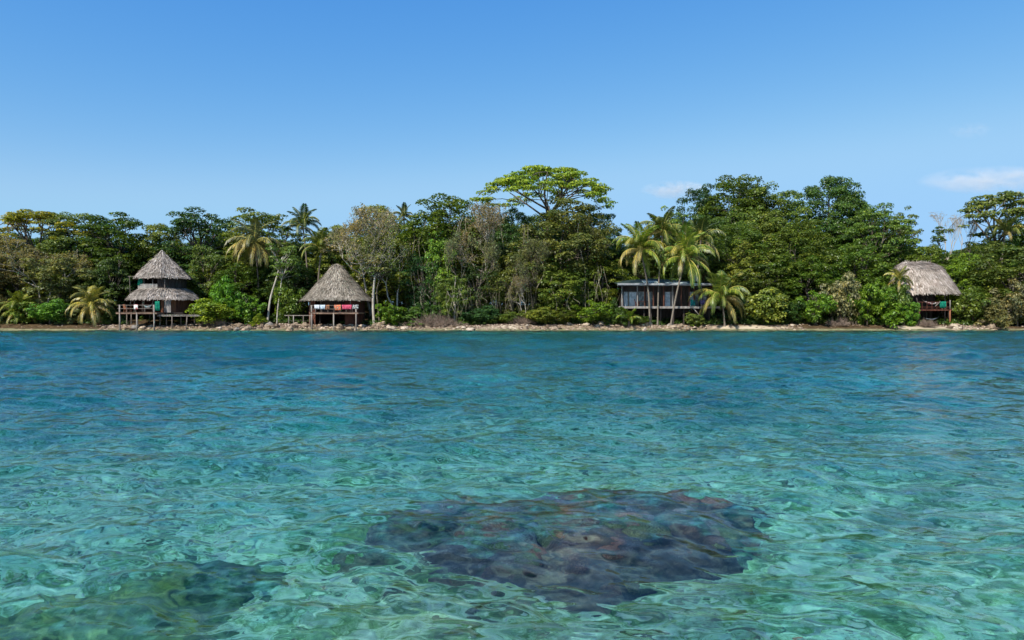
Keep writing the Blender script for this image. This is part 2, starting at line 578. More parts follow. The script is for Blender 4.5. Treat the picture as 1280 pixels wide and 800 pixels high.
def mound(name, parent, loc, rx, ry, h, mat, seed, nr=46, nt_=150, flat=2.4, rough=1.0, rot=0.0, diamond=0.0):
    rr = np.linspace(0, 1, nr)[:, None]
    th = np.linspace(0, 2 * np.pi, nt_, endpoint=False)[None, :]
    cx, sy = np.cos(th), np.sin(th)
    edge_ = 1 + 0.34 * vnoise(cx * 2, sy * 2, 0.9, seed) + 0.12 * vnoise(cx * 2, sy * 2, 0.35, seed + 1)
    edge_ = edge_ * (1 - diamond + diamond * 1.12 / (np.abs(cx) + np.abs(sy)))
    x = rr * rx * cx * edge_; y = rr * ry * sy * edge_
    z = h * (1 - rr ** flat) ** 0.7
    z = z * (1 + rough * (0.28 * vnoise(x, y, 0.8, seed + 2) + 0.16 * vnoise(x, y, 0.33, seed + 3)))
    z = z + rough * (0.07 * vnoise(x, y, 0.18, seed + 4) + 0.035 * vnoise(x, y, 0.08, seed + 5)) * (1 - rr * 0.4)
    z = np.where(z > 1.12, 1.12 + 0.3 * (z - 1.12), z)
    x = x + 0.04 * vnoise(x, z + y, 0.15, seed + 6); y = y + 0.04 * vnoise(y, z + x, 0.15, seed + 7)
    c, s = math.cos(rot), math.sin(rot)
    V = np.stack([x * c - y * s, x * s + y * c, z], -1).reshape(-1, 3)
    i = np.arange(nr - 1)[:, None] * nt_ + np.arange(nt_)[None, :]
    j = np.arange(nr - 1)[:, None] * nt_ + (np.arange(nt_)[None, :] + 1) % nt_
    F = np.stack([i, i + nt_, j + nt_, j], -1).reshape(-1, 4)
    me = np_mesh(name, V, F, np.full(len(F), 4), True)
    me.materials.append(mat)
    o = link(bpy.data.objects.new(name, me), parent)
    o.location = loc
    return o, V


def knob_mesh(name, seed, mat, lump=0.35, n=14, m=20):
    mb = MB()
    vs, fs = [], []
    for a in range(n + 1):
        for b in range(m):
            p = Vector((math.sin(math.pi * a / n) * math.cos(2 * math.pi * b / m), math.sin(math.pi * a / n) * math.sin(2 * math.pi * b / m), math.cos(math.pi * a / n)))
            q = p * (1 + lump * mnoise.noise(p * 1.3 + Vector((seed, 0, 0))) + lump * 0.55 * mnoise.noise(p * 3.5 + Vector((0, seed, 0))))
            vs.append(q)
    for a in range(n):
        for b in range(m):
            fs.append((a * m + b, (a + 1) * m + b, (a + 1) * m + (b + 1) % m, a * m + (b + 1) % m))
    mb.add(vs, fs)
    me = mb.mesh(name, True)
    me.materials.append(mat)
    return me


def branching_mesh(name, seed, mat):
    r = random.Random(seed)
    mb = MB()
    for k in range(26):
        a = r.uniform(0, 6.28); tilt = r.uniform(0.1, 1.0)
        d = Vector((math.cos(a) * tilt, math.sin(a) * tilt, 1)).normalized()
        p = Vector((r.uniform(-0.3, 0.3), r.uniform(-0.3, 0.3), -0.1))
        q = p + d * r.uniform(0.4, 0.7)
        mb.tube([p, (p + q) / 2 + Vector((r.uniform(-.05, .05), 0, 0)), q], [0.07, 0.06, 0.03], 5)
        for _ in range(2):
            e = (d + Vector((r.uniform(-.8, .8), r.uniform(-.8, .8), 0.2))).normalized()
            s0 = p.lerp(q, r.uniform(0.4, 0.8))
            mb.tube([s0, s0 + e * 0.25], [0.05, 0.02], 5)
    me = mb.mesh(name, True)
    me.materials.append(mat)
    return me


REEF = (0.8, 7.95)
reef = empty('coral_reef', (REEF[0], REEF[1], -1.95), 'purple and brown coral patch under the clear water in the foreground', 'coral reef')
rock_o, RV = mound('reef_rock', reef, (0, 0, 0), 2.2, 1.3, 1.3, M_reef, 21, 60, 220, 4.0, 1.25, 0.12, 0.75)
r3 = random.Random(5)
heads = [knob_mesh('coral_head', 3.1 * k, M_head[k % 3]) for k in range(6)]
brs = [branching_mesh('branching_coral', 40 + k, M_head[k % 3]) for k in range(3)]
def reef_top(x, y):
    d = (RV[:, 0] - x) ** 2 + (RV[:, 1] - y) ** 2
    return float(RV[d.argmin(), 2])
for k in range(98):
    a, q = r3.uniform(0, 6.28), math.sqrt(r3.random()) * 0.98
    dm = 0.25 + 0.75 * 1.12 / (abs(math.cos(a)) + abs(math.sin(a)))
    x, y = q * 1.95 * dm * math.cos(a), q * 1.12 * dm * math.sin(a)
    br = k % 4 == 3
    o = link(bpy.data.objects.new('branching_coral' if br else 'coral_head', r3.choice(brs if br else heads)), reef)
    s = r3.uniform(0.08, 0.24) * (1.2 if br else 1)
    o.location = (x, y, min(1.38 - s * 0.6, reef_top(x, y) + (0.0 if br else -0.02)))
    o.scale = (s * r3.uniform(0.9, 1.5), s * r3.uniform(0.8, 1.3), s * r3.uniform(0.5, 0.9))
    o.rotation_euler = (r3.uniform(-.3, .3), r3.uniform(-.3, .3), r3.uniform(0, 6))

o, _ = mound('mossy_boulder', None, (-3.35, 6.15, -2.0), 1.5, 0.7, 0.8, M_algae, 33, 40, 120, 2.0, 1.0, 0.62)
tag(o, 'long green algae covered boulder under water at the lower left', 'boulder')
o, _ = mound('mossy_boulder', None, (-1.2, 8.25, -2.0), 0.85, 0.4, 0.75, M_algae, 47, 30, 90, 2.0, 1.0, 0.15)
tag(o, 'narrow green underwater boulder beside the left edge of the coral patch', 'boulder')
# pale rubble and shell scattered over the bed
def scatter_stones(name, mat, pts, sizes, seed, kind='stuff', label=None, cat=None):
    r = np.random.default_rng(seed)
    base = np.array([(1, 0, 0), (0.5, 0.87, 0), (-0.5, 0.87, 0), (-1, 0, 0), (-0.5, -0.87, 0), (0.5, -0.87, 0), (0.45, 0.3, 0.75), (-0.45, 0.35, 0.8), (0, -0.5, 0.7)])
    fs = [(0, 1, 6), (1, 2, 7, 6), (2, 3, 7), (3, 4, 8, 7), (4, 5, 8), (5, 0, 6, 8), (6, 7, 8)]
    n = len(pts)
    P = base[None] * (1 + 0.3 * r.uniform(-1, 1, (n, 9, 3)))
    a = r.uniform(0, 6.28, n); c, s = np.cos(a), np.sin(a)
    P = P * (np.asarray(sizes)[:, None, None] * np.stack([r.uniform(0.8, 1.4, n), r.uniform(0.6, 1.0, n), r.uniform(0.4, 0.9, n)], -1)[:, None, :])
    X_ = P[..., 0] * c[:, None] - P[..., 1] * s[:, None]; Y_ = P[..., 0] * s[:, None] + P[..., 1] * c[:, None]
    P = np.stack([X_, Y_, P[..., 2]], -1) + np.asarray(pts)[:, None, :]
    loops, sz = [], []
    L = np.concatenate([np.array(f) for f in fs])
    loops = (np.arange(n)[:, None] * 9 + L[None]).ravel()
    sz = np.tile([len(f) for f in fs], n)
    me = np_mesh(name, P.reshape(-1, 3), loops, sz)
    me.materials.append(mat)
    o = link(bpy.data.objects.new(name, me))
    return tag(o, label, cat, kind=kind)

def island_mat(name, stops, rough=0.9):
    m, nt, out = new_mat(name)
    g = nt.nodes.new('ShaderNodeNewGeometry')
    c = ramp(nt, g.outputs['Random Per Island'], stops)
    v = coords(nt, 'Object')
    c = mixc(nt, c, ramp(nt, noise_tex(nt, 9, 4, 0.7, v), [(0.3, (0.55, 0.55, 0.55)), (0.7, (1.25, 1.2, 1.15))]), 1.0, 'MULTIPLY')
    b = nt.nodes.new('ShaderNodeBsdfPrincipled'); b.inputs['Roughness'].default_value = rough
    b.inputs['Specular IOR Level'].default_value = 0.2
    nt.links.new(c, b.inputs['Base Color']); nt.links.new(b.outputs[0], out.inputs['Surface'])
    return m
M_rubble = island_mat('bed_rubble', [(0, (0.10, 0.11, 0.05)), (0.35, (0.30, 0.30, 0.17)), (0.6, (0.62, 0.60, 0.42)), (1, (0.80, 0.78, 0.62))])
n = 9000
yy = 2.5 + 20 * rng.random(n) ** 1.3; xx = rng.uniform(-1, 1, n) * (4 + yy * 0.95)
keep = vnoise(xx, yy, 1.6, 9) + 0.5 * vnoise(xx, yy, 0.6, 10) > -0.35
xx, yy = xx[keep], yy[keep]
sz_ = 0.02 + 0.11 * rng.random(len(xx)) ** 2.5
scatter_stones('coral_rubble', M_rubble, np.stack([xx, yy, ground_z(xx, yy)], -1), sz_, 3, 'stuff')

# small fish near the lower edge
M_fish = rough_mat('fish_skin', (0.35, 0.10, 0.04), (0.65, 0.30, 0.14), 20, 0.5)
fish = empty('fish', (2.02, 4.95, -1.0), 'small reddish fish swimming near the lower edge right of the coral', 'fish', rz=0.7)
mb = MB()
vs, fs = [], []
for i in range(9):
    t_ = i / 8
    w = 0.028 * math.sin(math.pi * min(1, t_ * 0.93 + 0.04)) ** 0.7; h_ = 0.05 * math.sin(math.pi * min(1, t_ * 0.93 + 0.04)) ** 0.8
    for k in range(8):
        vs.append((0.12 - 0.22 * t_, w * math.cos(k * math.pi / 4), h_ * math.sin(k * math.pi / 4)))
for i in range(8):
    for k in range(8):
        fs.append((i * 8 + k, i * 8 + (k + 1) % 8, (i + 1) * 8 + (k + 1) % 8, (i + 1) * 8 + k))
mb.add(vs, fs + [tuple(range(8)), tuple(range(64, 72))])
mb.build('body', M_fish, fish, True)
MB().add([(-0.09, 0, 0.0), (-0.16, 0.003, 0.05), (-0.14, 0.003, 0), (-0.16, 0.003, -0.05), (-0.16, -0.003, 0.05), (-0.14, -0.003, 0), (-0.16, -0.003, -0.05)],
         [(0, 1, 2), (0, 2, 3), (0, 5, 4), (0, 6, 5), (1, 4, 5, 2), (2, 5, 6, 3)]) if False else None
mb = MB(); mb.add([(-0.09, 0, 0.0), (-0.16, 0.003, 0.05), (-0.14, 0.003, 0), (-0.16, 0.003, -0.05), (-0.16, -0.003, 0.05), (-0.14, -0.003, 0), (-0.16, -0.003, -0.05)],
         [(0, 1, 2), (0, 2, 3), (0, 5, 4), (0, 6, 5), (1, 4, 5, 2), (2, 5, 6, 3)])
mb.build('tail', M_fish, fish)
mb = MB(); mb.add([(0.05, 0.002, 0.045), (-0.04, 0.002, 0.035), (-0.03, 0.002, 0.075), (0.05, -0.002, 0.045), (-0.04, -0.002, 0.035), (-0.03, -0.002, 0.075)],
         [(0, 1, 2), (3, 5, 4), (0, 3, 4, 1), (1, 4, 5, 2), (2, 5, 3, 0)])
mb.build('fin', M_fish, fish)

# ------------------------------------------------------------------ foliage
def leaf_material(name, transl=0.3, gloss=0.35):
    m, nt, out = new_mat(name)
    oi = nt.nodes.new('ShaderNodeObjectInfo')
    g = nt.nodes.new('ShaderNodeNewGeometry')
    tone = ramp(nt, g.outputs['Random Per Island'], [(0.0, (0.45, 0.5, 0.5)), (0.5, (0.95, 0.95, 0.9)), (0.85, (1.35, 1.3, 1.1)), (1.0, (2.1, 1.7, 1.1))])
    c = mixc(nt, oi.outputs['Color'], tone, 1.0, 'MULTIPLY')
    v = coords(nt, 'Object')
    c = mixc(nt, c, ramp(nt, noise_tex(nt, 0.5, 3, 0.6, v), [(0.3, (0.72, 0.88, 1.0)), (0.5, (1.0, 1.0, 1.0)), (0.7, (1.24, 1.12, 0.95))]), 1.0, 'MULTIPLY')
    d = nt.nodes.new('ShaderNodeBsdfPrincipled')
    d.inputs['Roughness'].default_value = 0.42
    d.inputs['Specular IOR Level'].default_value = gloss
    t = nt.nodes.new('ShaderNodeBsdfTranslucent')
    tc = mixc(nt, c, (1.25, 1.3, 0.5), 1.0, 'MULTIPLY')
    nt.links.new(c, d.inputs['Base Color']); nt.links.new(tc, t.inputs['Color'])
    mx = nt.nodes.new('ShaderNodeMixShader'); mx.inputs[0].default_value = transl
    nt.links.new(d.outputs[0], mx.inputs[1]); nt.links.new(t.outputs[0], mx.inputs[2])
    nt.links.new(mx.outputs[0], out.inputs['Surface'])
    return m

M_leaf = leaf_material('leaves', 0.36)
M_frond = leaf_material('palm_leaflets', 0.28, 0.45)
def tinted_bark(name, c1, c2):
    return rough_mat(name, c1, c2, 2.2, 0.9, 0.03, 9, (1, 1, 0.4))
M_bark = tinted_bark('grey_bark', (0.05, 0.04, 0.03), (0.17, 0.14, 0.105))
M_pale = tinted_bark('pale_bark', (0.22, 0.19, 0.15), (0.46, 0.42, 0.35))
M_twig = tinted_bark('dry_twig', (0.16, 0.12, 0.09), (0.42, 0.34, 0.27))


def leaf_quads(P, N, size, r, aspect=0.55):
    """Rhombic leaves at P with normals N."""
    n = len(P)
    N = N / np.linalg.norm(N, axis=1, keepdims=True)
    A = r.normal(size=(n, 3)); A -= N * (A * N).sum(1, keepdims=True)
    A /= np.linalg.norm(A, axis=1, keepdims=True)
    B = np.cross(N, A)
    s = size * r.uniform(0.65, 1.35, n)[:, None]
    droop = N * s * 0.18
    V = np.stack([P - A * s * 0.5 - droop, P + B * s * aspect * 0.5, P + A * s * 0.5 - droop, P - B * s * aspect * 0.5], 1)
    return V.reshape(-1, 3)


def leaf_mesh(name, V, mat):
    n = len(V) // 4
    F = np.arange(n * 4).reshape(n, 4)
    me = np_mesh(name, V, F, np.full(n, 4))
    me.materials.append(mat)
    return me


def cluster_leaves(C, rad, flat, n, leaf, r, up=0.55):
    D = r.normal(size=(n, 3)); D /= np.linalg.norm(D, axis=1, keepdims=True)
    D[:, 2] = np.where(r.random(n) < 0.7, np.abs(D[:, 2]), D[:, 2])
    q = r.uniform(0.45, 1.0, n)[:, None] ** 0.7
    P = C + D * q * np.array([rad, rad, rad * flat])
    N = D * 0.9 + np.array([-0.12, -0.22, up]) + r.normal(size=(n, 3)) * 0.42
    return leaf_quads(P, N, leaf, r)


def limb(mb, a, b, r0, r1, rr, seg=5, sag=0.12, n=4):
    a, b = Vector(a), Vector(b)
    L = (b - a).length
    mid = Vector((rr.uniform(-1, 1), rr.uniform(-1, 1), rr.uniform(-0.2, 1))) * L * sag
    pts = []
    for i in range(n + 1):
        t = i / n
        pts.append(a.lerp(b, t) + mid * math.sin(math.pi * t))
    mb.tube(pts, [r0 + (r1 - r0) * i / n for i in range(n + 1)], seg)
    return pts


def broadleaf(seed, H, Rad, base=0.22, clusters=70, per=110, leaf=0.34, rad=1.15, flat=0.5, shape='dome', fill=0.55, limbs=16, trunk_r=0.22, lean=0.0):
    """One kind of tree as (trunk mesh, crown mesh), foot at the origin."""
    r = np.random.default_rng(seed); rr = random.Random(seed)
    zc = H * (base + 1) / 2; hz = H * (1 - base) / 2
    Cs = []
    tries = 0
    while len(Cs) < clusters and tries < 6000:
        tries += 1
        d = r.normal(size=3); d /= np.linalg.norm(d)
        bump = 1 + 0.22 * mnoise.noise(Vector(d * 1.6) + Vector((seed, 0, 0))) * 1.6 + 0.12 * mnoise.noise(Vector(d * 4) + Vector((0, seed, 0))) * 1.6
        q = r.uniform(fill, 1.0) * bump
        if shape == 'umbrella':
            if d[2] < 0.15: continue
            a_ = r.uniform(0, 6.28); w_ = r.random() ** 0.55
            p = np.array([math.cos(a_) * w_ * Rad * (1 + 0.28 * math.sin(2 * a_ + seed) * math.cos(3 * a_)), math.sin(a_) * w_ * Rad * (1 + 0.28 * math.sin(2 * a_ + seed) * math.cos(3 * a_)), H - rad * flat - H * (1 - base) * (0.62 * w_ ** 2.2 + 0.16 * r.random() ** 2 + 0.09 * math.sin(3 * a_ + seed * 1.7) * w_)])
        elif shape == 'cone':
            t_ = r.random() ** 0.8
            a = r.uniform(0, 6.28); w = Rad * (1 - t_) ** 0.6 * q
            p = np.array([math.cos(a) * w, math.sin(a) * w, H * (base + (1 - base) * t_)])
        else:
            p = np.array([d[0] * (Rad - rad * 0.6) * q, d[1] * (Rad - rad * 0.6) * q, zc + d[2] * (hz - rad * flat * 0.7) * min(q, 1.05)])
            # wider below the middle so that the crown hangs to the undergrowth
            if d[2] < 0: p[0] *= 1.0 + 0.1 * d[2]; p[1] *= 1.0 + 0.1 * d[2]
        if Cs and min(np.abs((np.array(Cs) - p) / np.array([1, 1, flat])).max(1)) < rad * 0.42: continue
        Cs.append(p)
    Vs = []
    for c in Cs:
        k = r.uniform(0.6, 1.25)
        Vs.append(cluster_leaves(c, rad * k, flat * r.uniform(0.7, 1.2), int(per * k * k), leaf, r))
    crown = leaf_mesh('crown', np.concatenate(Vs), M_leaf)
    mb = MB()
    top = Vector((lean * H * 0.5 + rr.uniform(-.3, .3), rr.uniform(-.3, .3), H * (base + (1 - base) * (0.12 if shape == 'umbrella' else 0.5))))
    pts = [Vector((0, 0, -0.5)), Vector((lean * H * 0.1, 0, top.z * 0.3)), Vector((lean * H * 0.3, 0.1, top.z * 0.65)), top]
    mb.tube(pts, [trunk_r * 1.5, trunk_r, trunk_r * 0.85, trunk_r * 0.6], 8)
    idx = list(range(len(Cs))); rr.shuffle(idx)
    mains = []
    if shape == 'umbrella':
        nm = 9
        for k in range(nm):
            a_ = 6.283 * (k + rr.uniform(-.3, .3)) / nm; w_ = Rad * rr.uniform(0.45, 0.7)
            st_ = pts[2].lerp(top, rr.uniform(0.55, 1.0))
            mains.append(limb(mb, st_, (math.cos(a_) * w_, math.sin(a_) * w_, H * (base + (1 - base) * rr.uniform(0.5, 0.72))), trunk_r * 0.55, trunk_r * 0.25, rr, 6, 0.08))
    for i in idx[:limbs]:
        c = Vector(Cs[i])
        if mains:
            m_ = min(mains, key=lambda q_: (Vector((q_[-1].x, q_[-1].y, 0)) - Vector((c.x, c.y, 0))).length)
            limb(mb, m_[rr.choice((2, 3, 4))], c, trunk_r * 0.24, 0.03, rr, 4)
            continue
        st = top if shape == 'umbrella' else pts[2].lerp(top, rr.random()) if c.z > pts[2].z else pts[1].lerp(pts[2], rr.random())
        lp = limb(mb, st, c, trunk_r * 0.42, 0.04, rr)
        for j in range(2):
            e = lp[3] + Vector((rr.uniform(-1, 1), rr.uniform(-1, 1), rr.uniform(0, 0.8))) * rad
            limb(mb, lp[2 + j], e, 0.05, 0.02, rr, 4, 0.1, 2)
    return mb.mesh('trunk', True), crown


def twiggy(seed, H, Rad, leaves=1500, leaf=0.22, depth=5, trunk_r=0.2, stems=1, spread=0.6, start=0.25, tone=None):
    """Sparse tree: forked branches down to twigs, few leaves."""
    rr = random.Random(seed); r = np.random.default_rng(seed)
    mb = MB(); tips = []
    def grow(p, d, L, rad, k):
        q = p + d * L
        m = (p + q) / 2 + Vector((rr.uniform(-1, 1), rr.uniform(-1, 1), rr.uniform(-1, 1))) * L * 0.09
        mb.tube([p, m, q], [rad, rad * 0.85, rad * 0.68], 6 if k > 3 else 4 if k > 1 else 3, False)
        if k <= 3: tips.append((p + q) / 2); tips.append(q)
        if k == 0: return
        for _ in range(rr.choice((2, 3, 3)) if k > 1 else 3):
            u = Vector((rr.gauss(0, 1), rr.gauss(0, 1), rr.gauss(0, 0.7)))
            e = (d + u * spread * 0.62 + Vector((0, 0, 0.10))).normalized()
            if abs(q.x) > Rad or abs(q.y) > Rad: e = (e + Vector((-q.x, -q.y, 0)).normalized() * 0.6).normalized()
            if q.z > H * 0.86: e.z *= 0.25
            grow(q, e, L * rr.uniform(0.62, 0.86), max(rad * 0.58, 0.014), k - 1)
    for s in range(stems):
        a = rr.uniform(0, 6.28)
        d = Vector((math.cos(a) * 0.25 * (stems > 1), math.sin(a) * 0.25 * (stems > 1), 1)).normalized()
        p = Vector((rr.uniform(-.2, .2) * stems, 0, -0.4))
        q = p + d * H * start
        mb.tube([p, (p + q) / 2 + Vector((0.15, 0, 0)), q], [trunk_r * 1.2, trunk_r, trunk_r * 0.9], 7)
        grow(q, (d + Vector((rr.uniform(-.3, .3), rr.uniform(-.3, .3), 0))).normalized(), H * (1 - start) * 0.27, trunk_r * 0.8, depth)
    T = np.array([tuple(t) for t in tips])
    z1 = T[:, 2].max(); sc = H / z1
    me = mb.mesh('trunk', True)
    me.transform(Matrix.Diagonal((1, 1, sc, 1)))
    T[:, 2] *= sc
    crown = None
    if leaves:
        keep_ = r.permutation(len(T))[:max(40, len(T) // 3)]
        I = keep_[r.integers(0, len(keep_), leaves)]
        P = T[I] + r.normal(size=(leaves, 3)) * 0.24
        crown = leaf_mesh('crown', leaf_quads(P, r.normal(size=(leaves, 3)) + np.array([0, -0.2, 0.7]), leaf, r), M_leaf)
    return me, crown


BIG = [broadleaf(100 + k, 16.5, 5.2, 0.12, 190, 125, 0.29, 1.0, 0.7, fill=0.7) for k in range(5)]
MID = [broadleaf(120 + k, 10.5, 3.6, 0.06, 110, 115, 0.25, 0.8, 0.72, fill=0.65) for k in range(5)]
LAYER = [broadleaf(140 + k, 15.0, 4.6, 0.2, 120, 125, 0.29, 1.1, 0.45, 'dome', 0.6, 30) for k in range(4)]
SLIM = [broadleaf(150 + k, 14.0, 2.3, 0.15, 60, 95, 0.30, 0.8, 0.7, 'cone', 0.5) for k in range(2)]
SHRUB = [broadleaf(160 + k, 3.6, 2.3, 0.0, 74, 80, 0.24, (0.42, 0.55, 0.6, 0.45, 0.5)[k], 0.8, 'cone' if k in (1, 4) else 'dome', 0.35, 14, 0.05) for k in range(5)]
UMB = [broadleaf(184, 19.5, 8.0, 0.70, 140, 105, 0.32, 1.05, 0.34, 'umbrella', 0.15, 60, 0.24), broadleaf(183, 17.5, 5.2, 0.60, 60, 110, 0.32, 1.05, 0.38, 'umbrella', 0.2, 36, 0.22)]
SPARSE = [twiggy(200 + k, 15.0, 4.6, 5600, 0.24, 6, 0.2, 2, 0.72, 0.2) for k in range(3)]
BARE = [twiggy(210 + k, 14.0, 3.2, 0, 0.2, 6, 0.16, 1, 0.5, 0.35) for k in range(2)]
VINE = [broadleaf(230 + k, 10.0, 3.0, 0.02, 90, 80, 0.2, 0.75, 0.9, 'dome', 0.75, 20) for k in range(2)]
KIND_DIM = {'big': (16.5, 5.2), 'mid': (10.5, 3.6), 'layer': (15.0, 4.6), 'slim': (14.0, 2.3), 'shrub': (3.6, 2.3), 'umb0': (19.5, 8.0), 'umb1': (17.5, 5.2),
            'sparse': (15.0, 4.6), 'bare': (14.0, 3.2), 'vine': (10.0, 3.0)}
KIND_SET = {'big': BIG, 'mid': MID, 'layer': LAYER, 'slim': SLIM, 'shrub': SHRUB, 'umb0': UMB[:1], 'umb1': UMB[1:], 'sparse': SPARSE, 'bare': BARE, 'vine': VINE}
def mesh_top(pair):
    me = pair[1] or pair[0]
    co = np.zeros(len(me.vertices) * 3, dtype=np.float32); me.vertices.foreach_get('co', co); co = co.reshape(-1, 3)
    return float(np.percentile(co[:, 2], 99.7)), float(np.percentile(np.abs(co[:, 0]), 98))
KIND_TOP = {k: [mesh_top(p) for p in v] for k, v in KIND_SET.items()}

M_vine = tinted_bark('dry_vine', (0.13, 0.11, 0.07), (0.36, 0.32, 0.22))
def vine_mesh(seed):
    rr = random.Random(seed); mb = MB()
    for k in range(24):
        a = rr.uniform(0, 6.28); z1 = rr.uniform(0.45, 0.85); z0 = rr.uniform(0.03, 0.4)
        q0, q1 = rr.uniform(0.75, 1.0), rr.uniform(0.85, 1.08)
        pts = []
        for i in range(7):
            t = i / 6
            q = (q0 + (q1 - q0) * t); b_ = a + 0.12 * math.sin(t * 5 + k)
            pts.append((math.cos(b_) * q, math.sin(b_) * q, z1 + (z0 - z1) * t))
        mb.tube(pts, 0.0055, 3)
    me = mb.mesh('hanging_vines', True); me.materials.append(M_vine)
    return me
VINES = [vine_mesh(k) for k in range(3)]
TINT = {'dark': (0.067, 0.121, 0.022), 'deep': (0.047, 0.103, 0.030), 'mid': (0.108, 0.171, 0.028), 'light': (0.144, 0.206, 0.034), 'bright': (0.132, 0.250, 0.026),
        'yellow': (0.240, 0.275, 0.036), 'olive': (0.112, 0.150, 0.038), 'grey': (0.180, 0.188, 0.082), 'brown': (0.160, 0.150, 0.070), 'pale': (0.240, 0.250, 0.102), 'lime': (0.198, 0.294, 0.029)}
tr_rng = random.Random(77)


def tree(kind, px, top, wpx, y, tint, label, group=None, name=None, bark=None, cat=None, v=None, rz=None):
    x = (px - 640) * y / FPX
    ztop = CAM_H + (HORIZON - top) * y / FPX
    g = gz(x, y) - 0.05
    S = KIND_SET[kind]
    i = (v if v is not None else tr_rng.randrange(len(S))) % len(S)
    H0, W0 = KIND_TOP[kind][i]
    sz = (ztop - g) / H0
    sx = (wpx / 2 * y / FPX) / W0
    shrubby = kind == 'shrub'
    e = empty(name or ('shrub' if shrubby else 'tree'), (x, y, g), label, cat or ('shrub' if shrubby else 'tree'), group, rz if rz is not None else tr_rng.uniform(0, 6.28))
    e.scale = (sx, sx, sz)
    tk, cr = S[i]
    t_ = link(bpy.data.objects.new('stem' if shrubby else 'trunk', tk), e)
    if len(tk.materials) == 0: tk.materials.append(M_bark)
    if bark is not None:
        t_.material_slots[0].link = 'OBJECT'; t_.material_slots[0].material = bark
    if cr is not None:
        c = link(bpy.data.objects.new('foliage' if shrubby else 'crown', cr), e)
        b = TINT[tint]
        j = tr_rng.uniform(0.85, 1.15)
        c.color = (b[0] * j * tr_rng.uniform(0.88, 1.28), b[1] * j, b[2] * j * tr_rng.uniform(0.85, 1.15), 1)
    if (kind in ('big', 'mid', 'vine') and 500 < px < 770) or kind == 'vine':
        vm = VINES[tr_rng.randrange(3)]
        o = link(bpy.data.objects.new('hanging_vines', vm), e)
        o.scale = (W0 * 0.92, W0 * 0.92, H0)
    return e

# ------------------------------------------------------------------ coconut palms
def frond_mesh(seed, L=4.2, e0=0.9, bend=1.9, n=34, leaf=0.98, hang=0.5, width=0.13):
    rr = random.Random(seed)
    mbr = MB(); pts = []
    p = Vector((0.1, 0, 0)); steps = 14
    for i in range(steps + 1):
        pts.append(p.copy())
        a = e0 - bend * (i / steps) ** 1.3
        p = p + Vector((math.cos(a), 0, math.sin(a))) * (L / steps)
    V, F = [], []
    def P(t):
        f = t * steps; i = min(int(f), steps - 1)
        return pts[i].lerp(pts[i + 1], f - i), (pts[i + 1] - pts[i]).normalized()
    for side in (-1, 1):
        for k in range(n):
            t = 0.13 + 0.87 * k / (n - 1)
            c, d = P(t)
            up = Vector((-d.z, 0, d.x))
            l = leaf * (math.sin(math.pi * min(0.93, 0.14 + t * 0.80)) ** 0.55) * rr.uniform(0.85, 1.1)
            out_ = (Vector((0, side, 0)) * 0.8 + d * (0.45 + 0.5 * t) + up * 0.12 + Vector((0, 0, -hang * rr.uniform(0.4, 0.9)))).normalized()
            dn = (out_ + Vector((0, 0, -hang * 1.6))).normalized()
            w = d * width * 0.5
            a0 = c; a1 = c + out_ * l * 0.5; a2 = a1 + dn * l * 0.5
            b = len(V)
            V += [a0 - w * 0.5, a0 + w * 0.5, a1 + w, a1 - w, a2 + w * 0.15, a2 - w * 0.15]
            F += [(b, b + 1, b + 2, b + 3), (b + 3, b + 2, b + 4, b + 5)]
    me = bpy.data.meshes.new('frond'); me.from_pydata([tuple(v) for v in V], [], F); me.materials.append(M_frond)
    mbr.tube(pts, [0.05 * (1 - 0.85 * i / steps) + 0.008 for i in range(steps + 1)], 5)
    rm = mbr.mesh('midrib', True)
    rm.materials.append(M_rib)
    return me, rm

M_rib = rough_mat('palm_rib', (0.28, 0.26, 0.05), (0.48, 0.40, 0.10), 4, 0.6)
M_husk = rough_mat('coconut_husk', (0.10, 0.12, 0.02), (0.35, 0.26, 0.06), 6, 0.6)
M_palmtrunk = rough_mat('palm_trunk', (0.08, 0.065, 0.05), (0.24, 0.20, 0.155), 6, 0.9, 0.02, 12, (1, 1, 6))
FR_UP = [frond_mesh(k, 3.7, 1.42, e, hang=0.35) for k, e in ((1, 0.9), (2, 1.3))]
FR_MID = [frond_mesh(k, 4.3, a, e, hang=0.75) for k, a, e in ((3, 1.15, 2.3), (4, 0.9, 2.1), (5, 0.7, 2.2), (9, 1.0, 2.6))]
FR_DOWN = [frond_mesh(k, 4.2, a, e, hang=0.8, leaf=0.9) for k, a, e in ((6, 0.35, 2.3), (7, 0.0, 1.9), (8, -0.3, 1.4))]
nut_mesh = knob_mesh('coconut', 1.7, M_husk, 0.06, 8, 10)


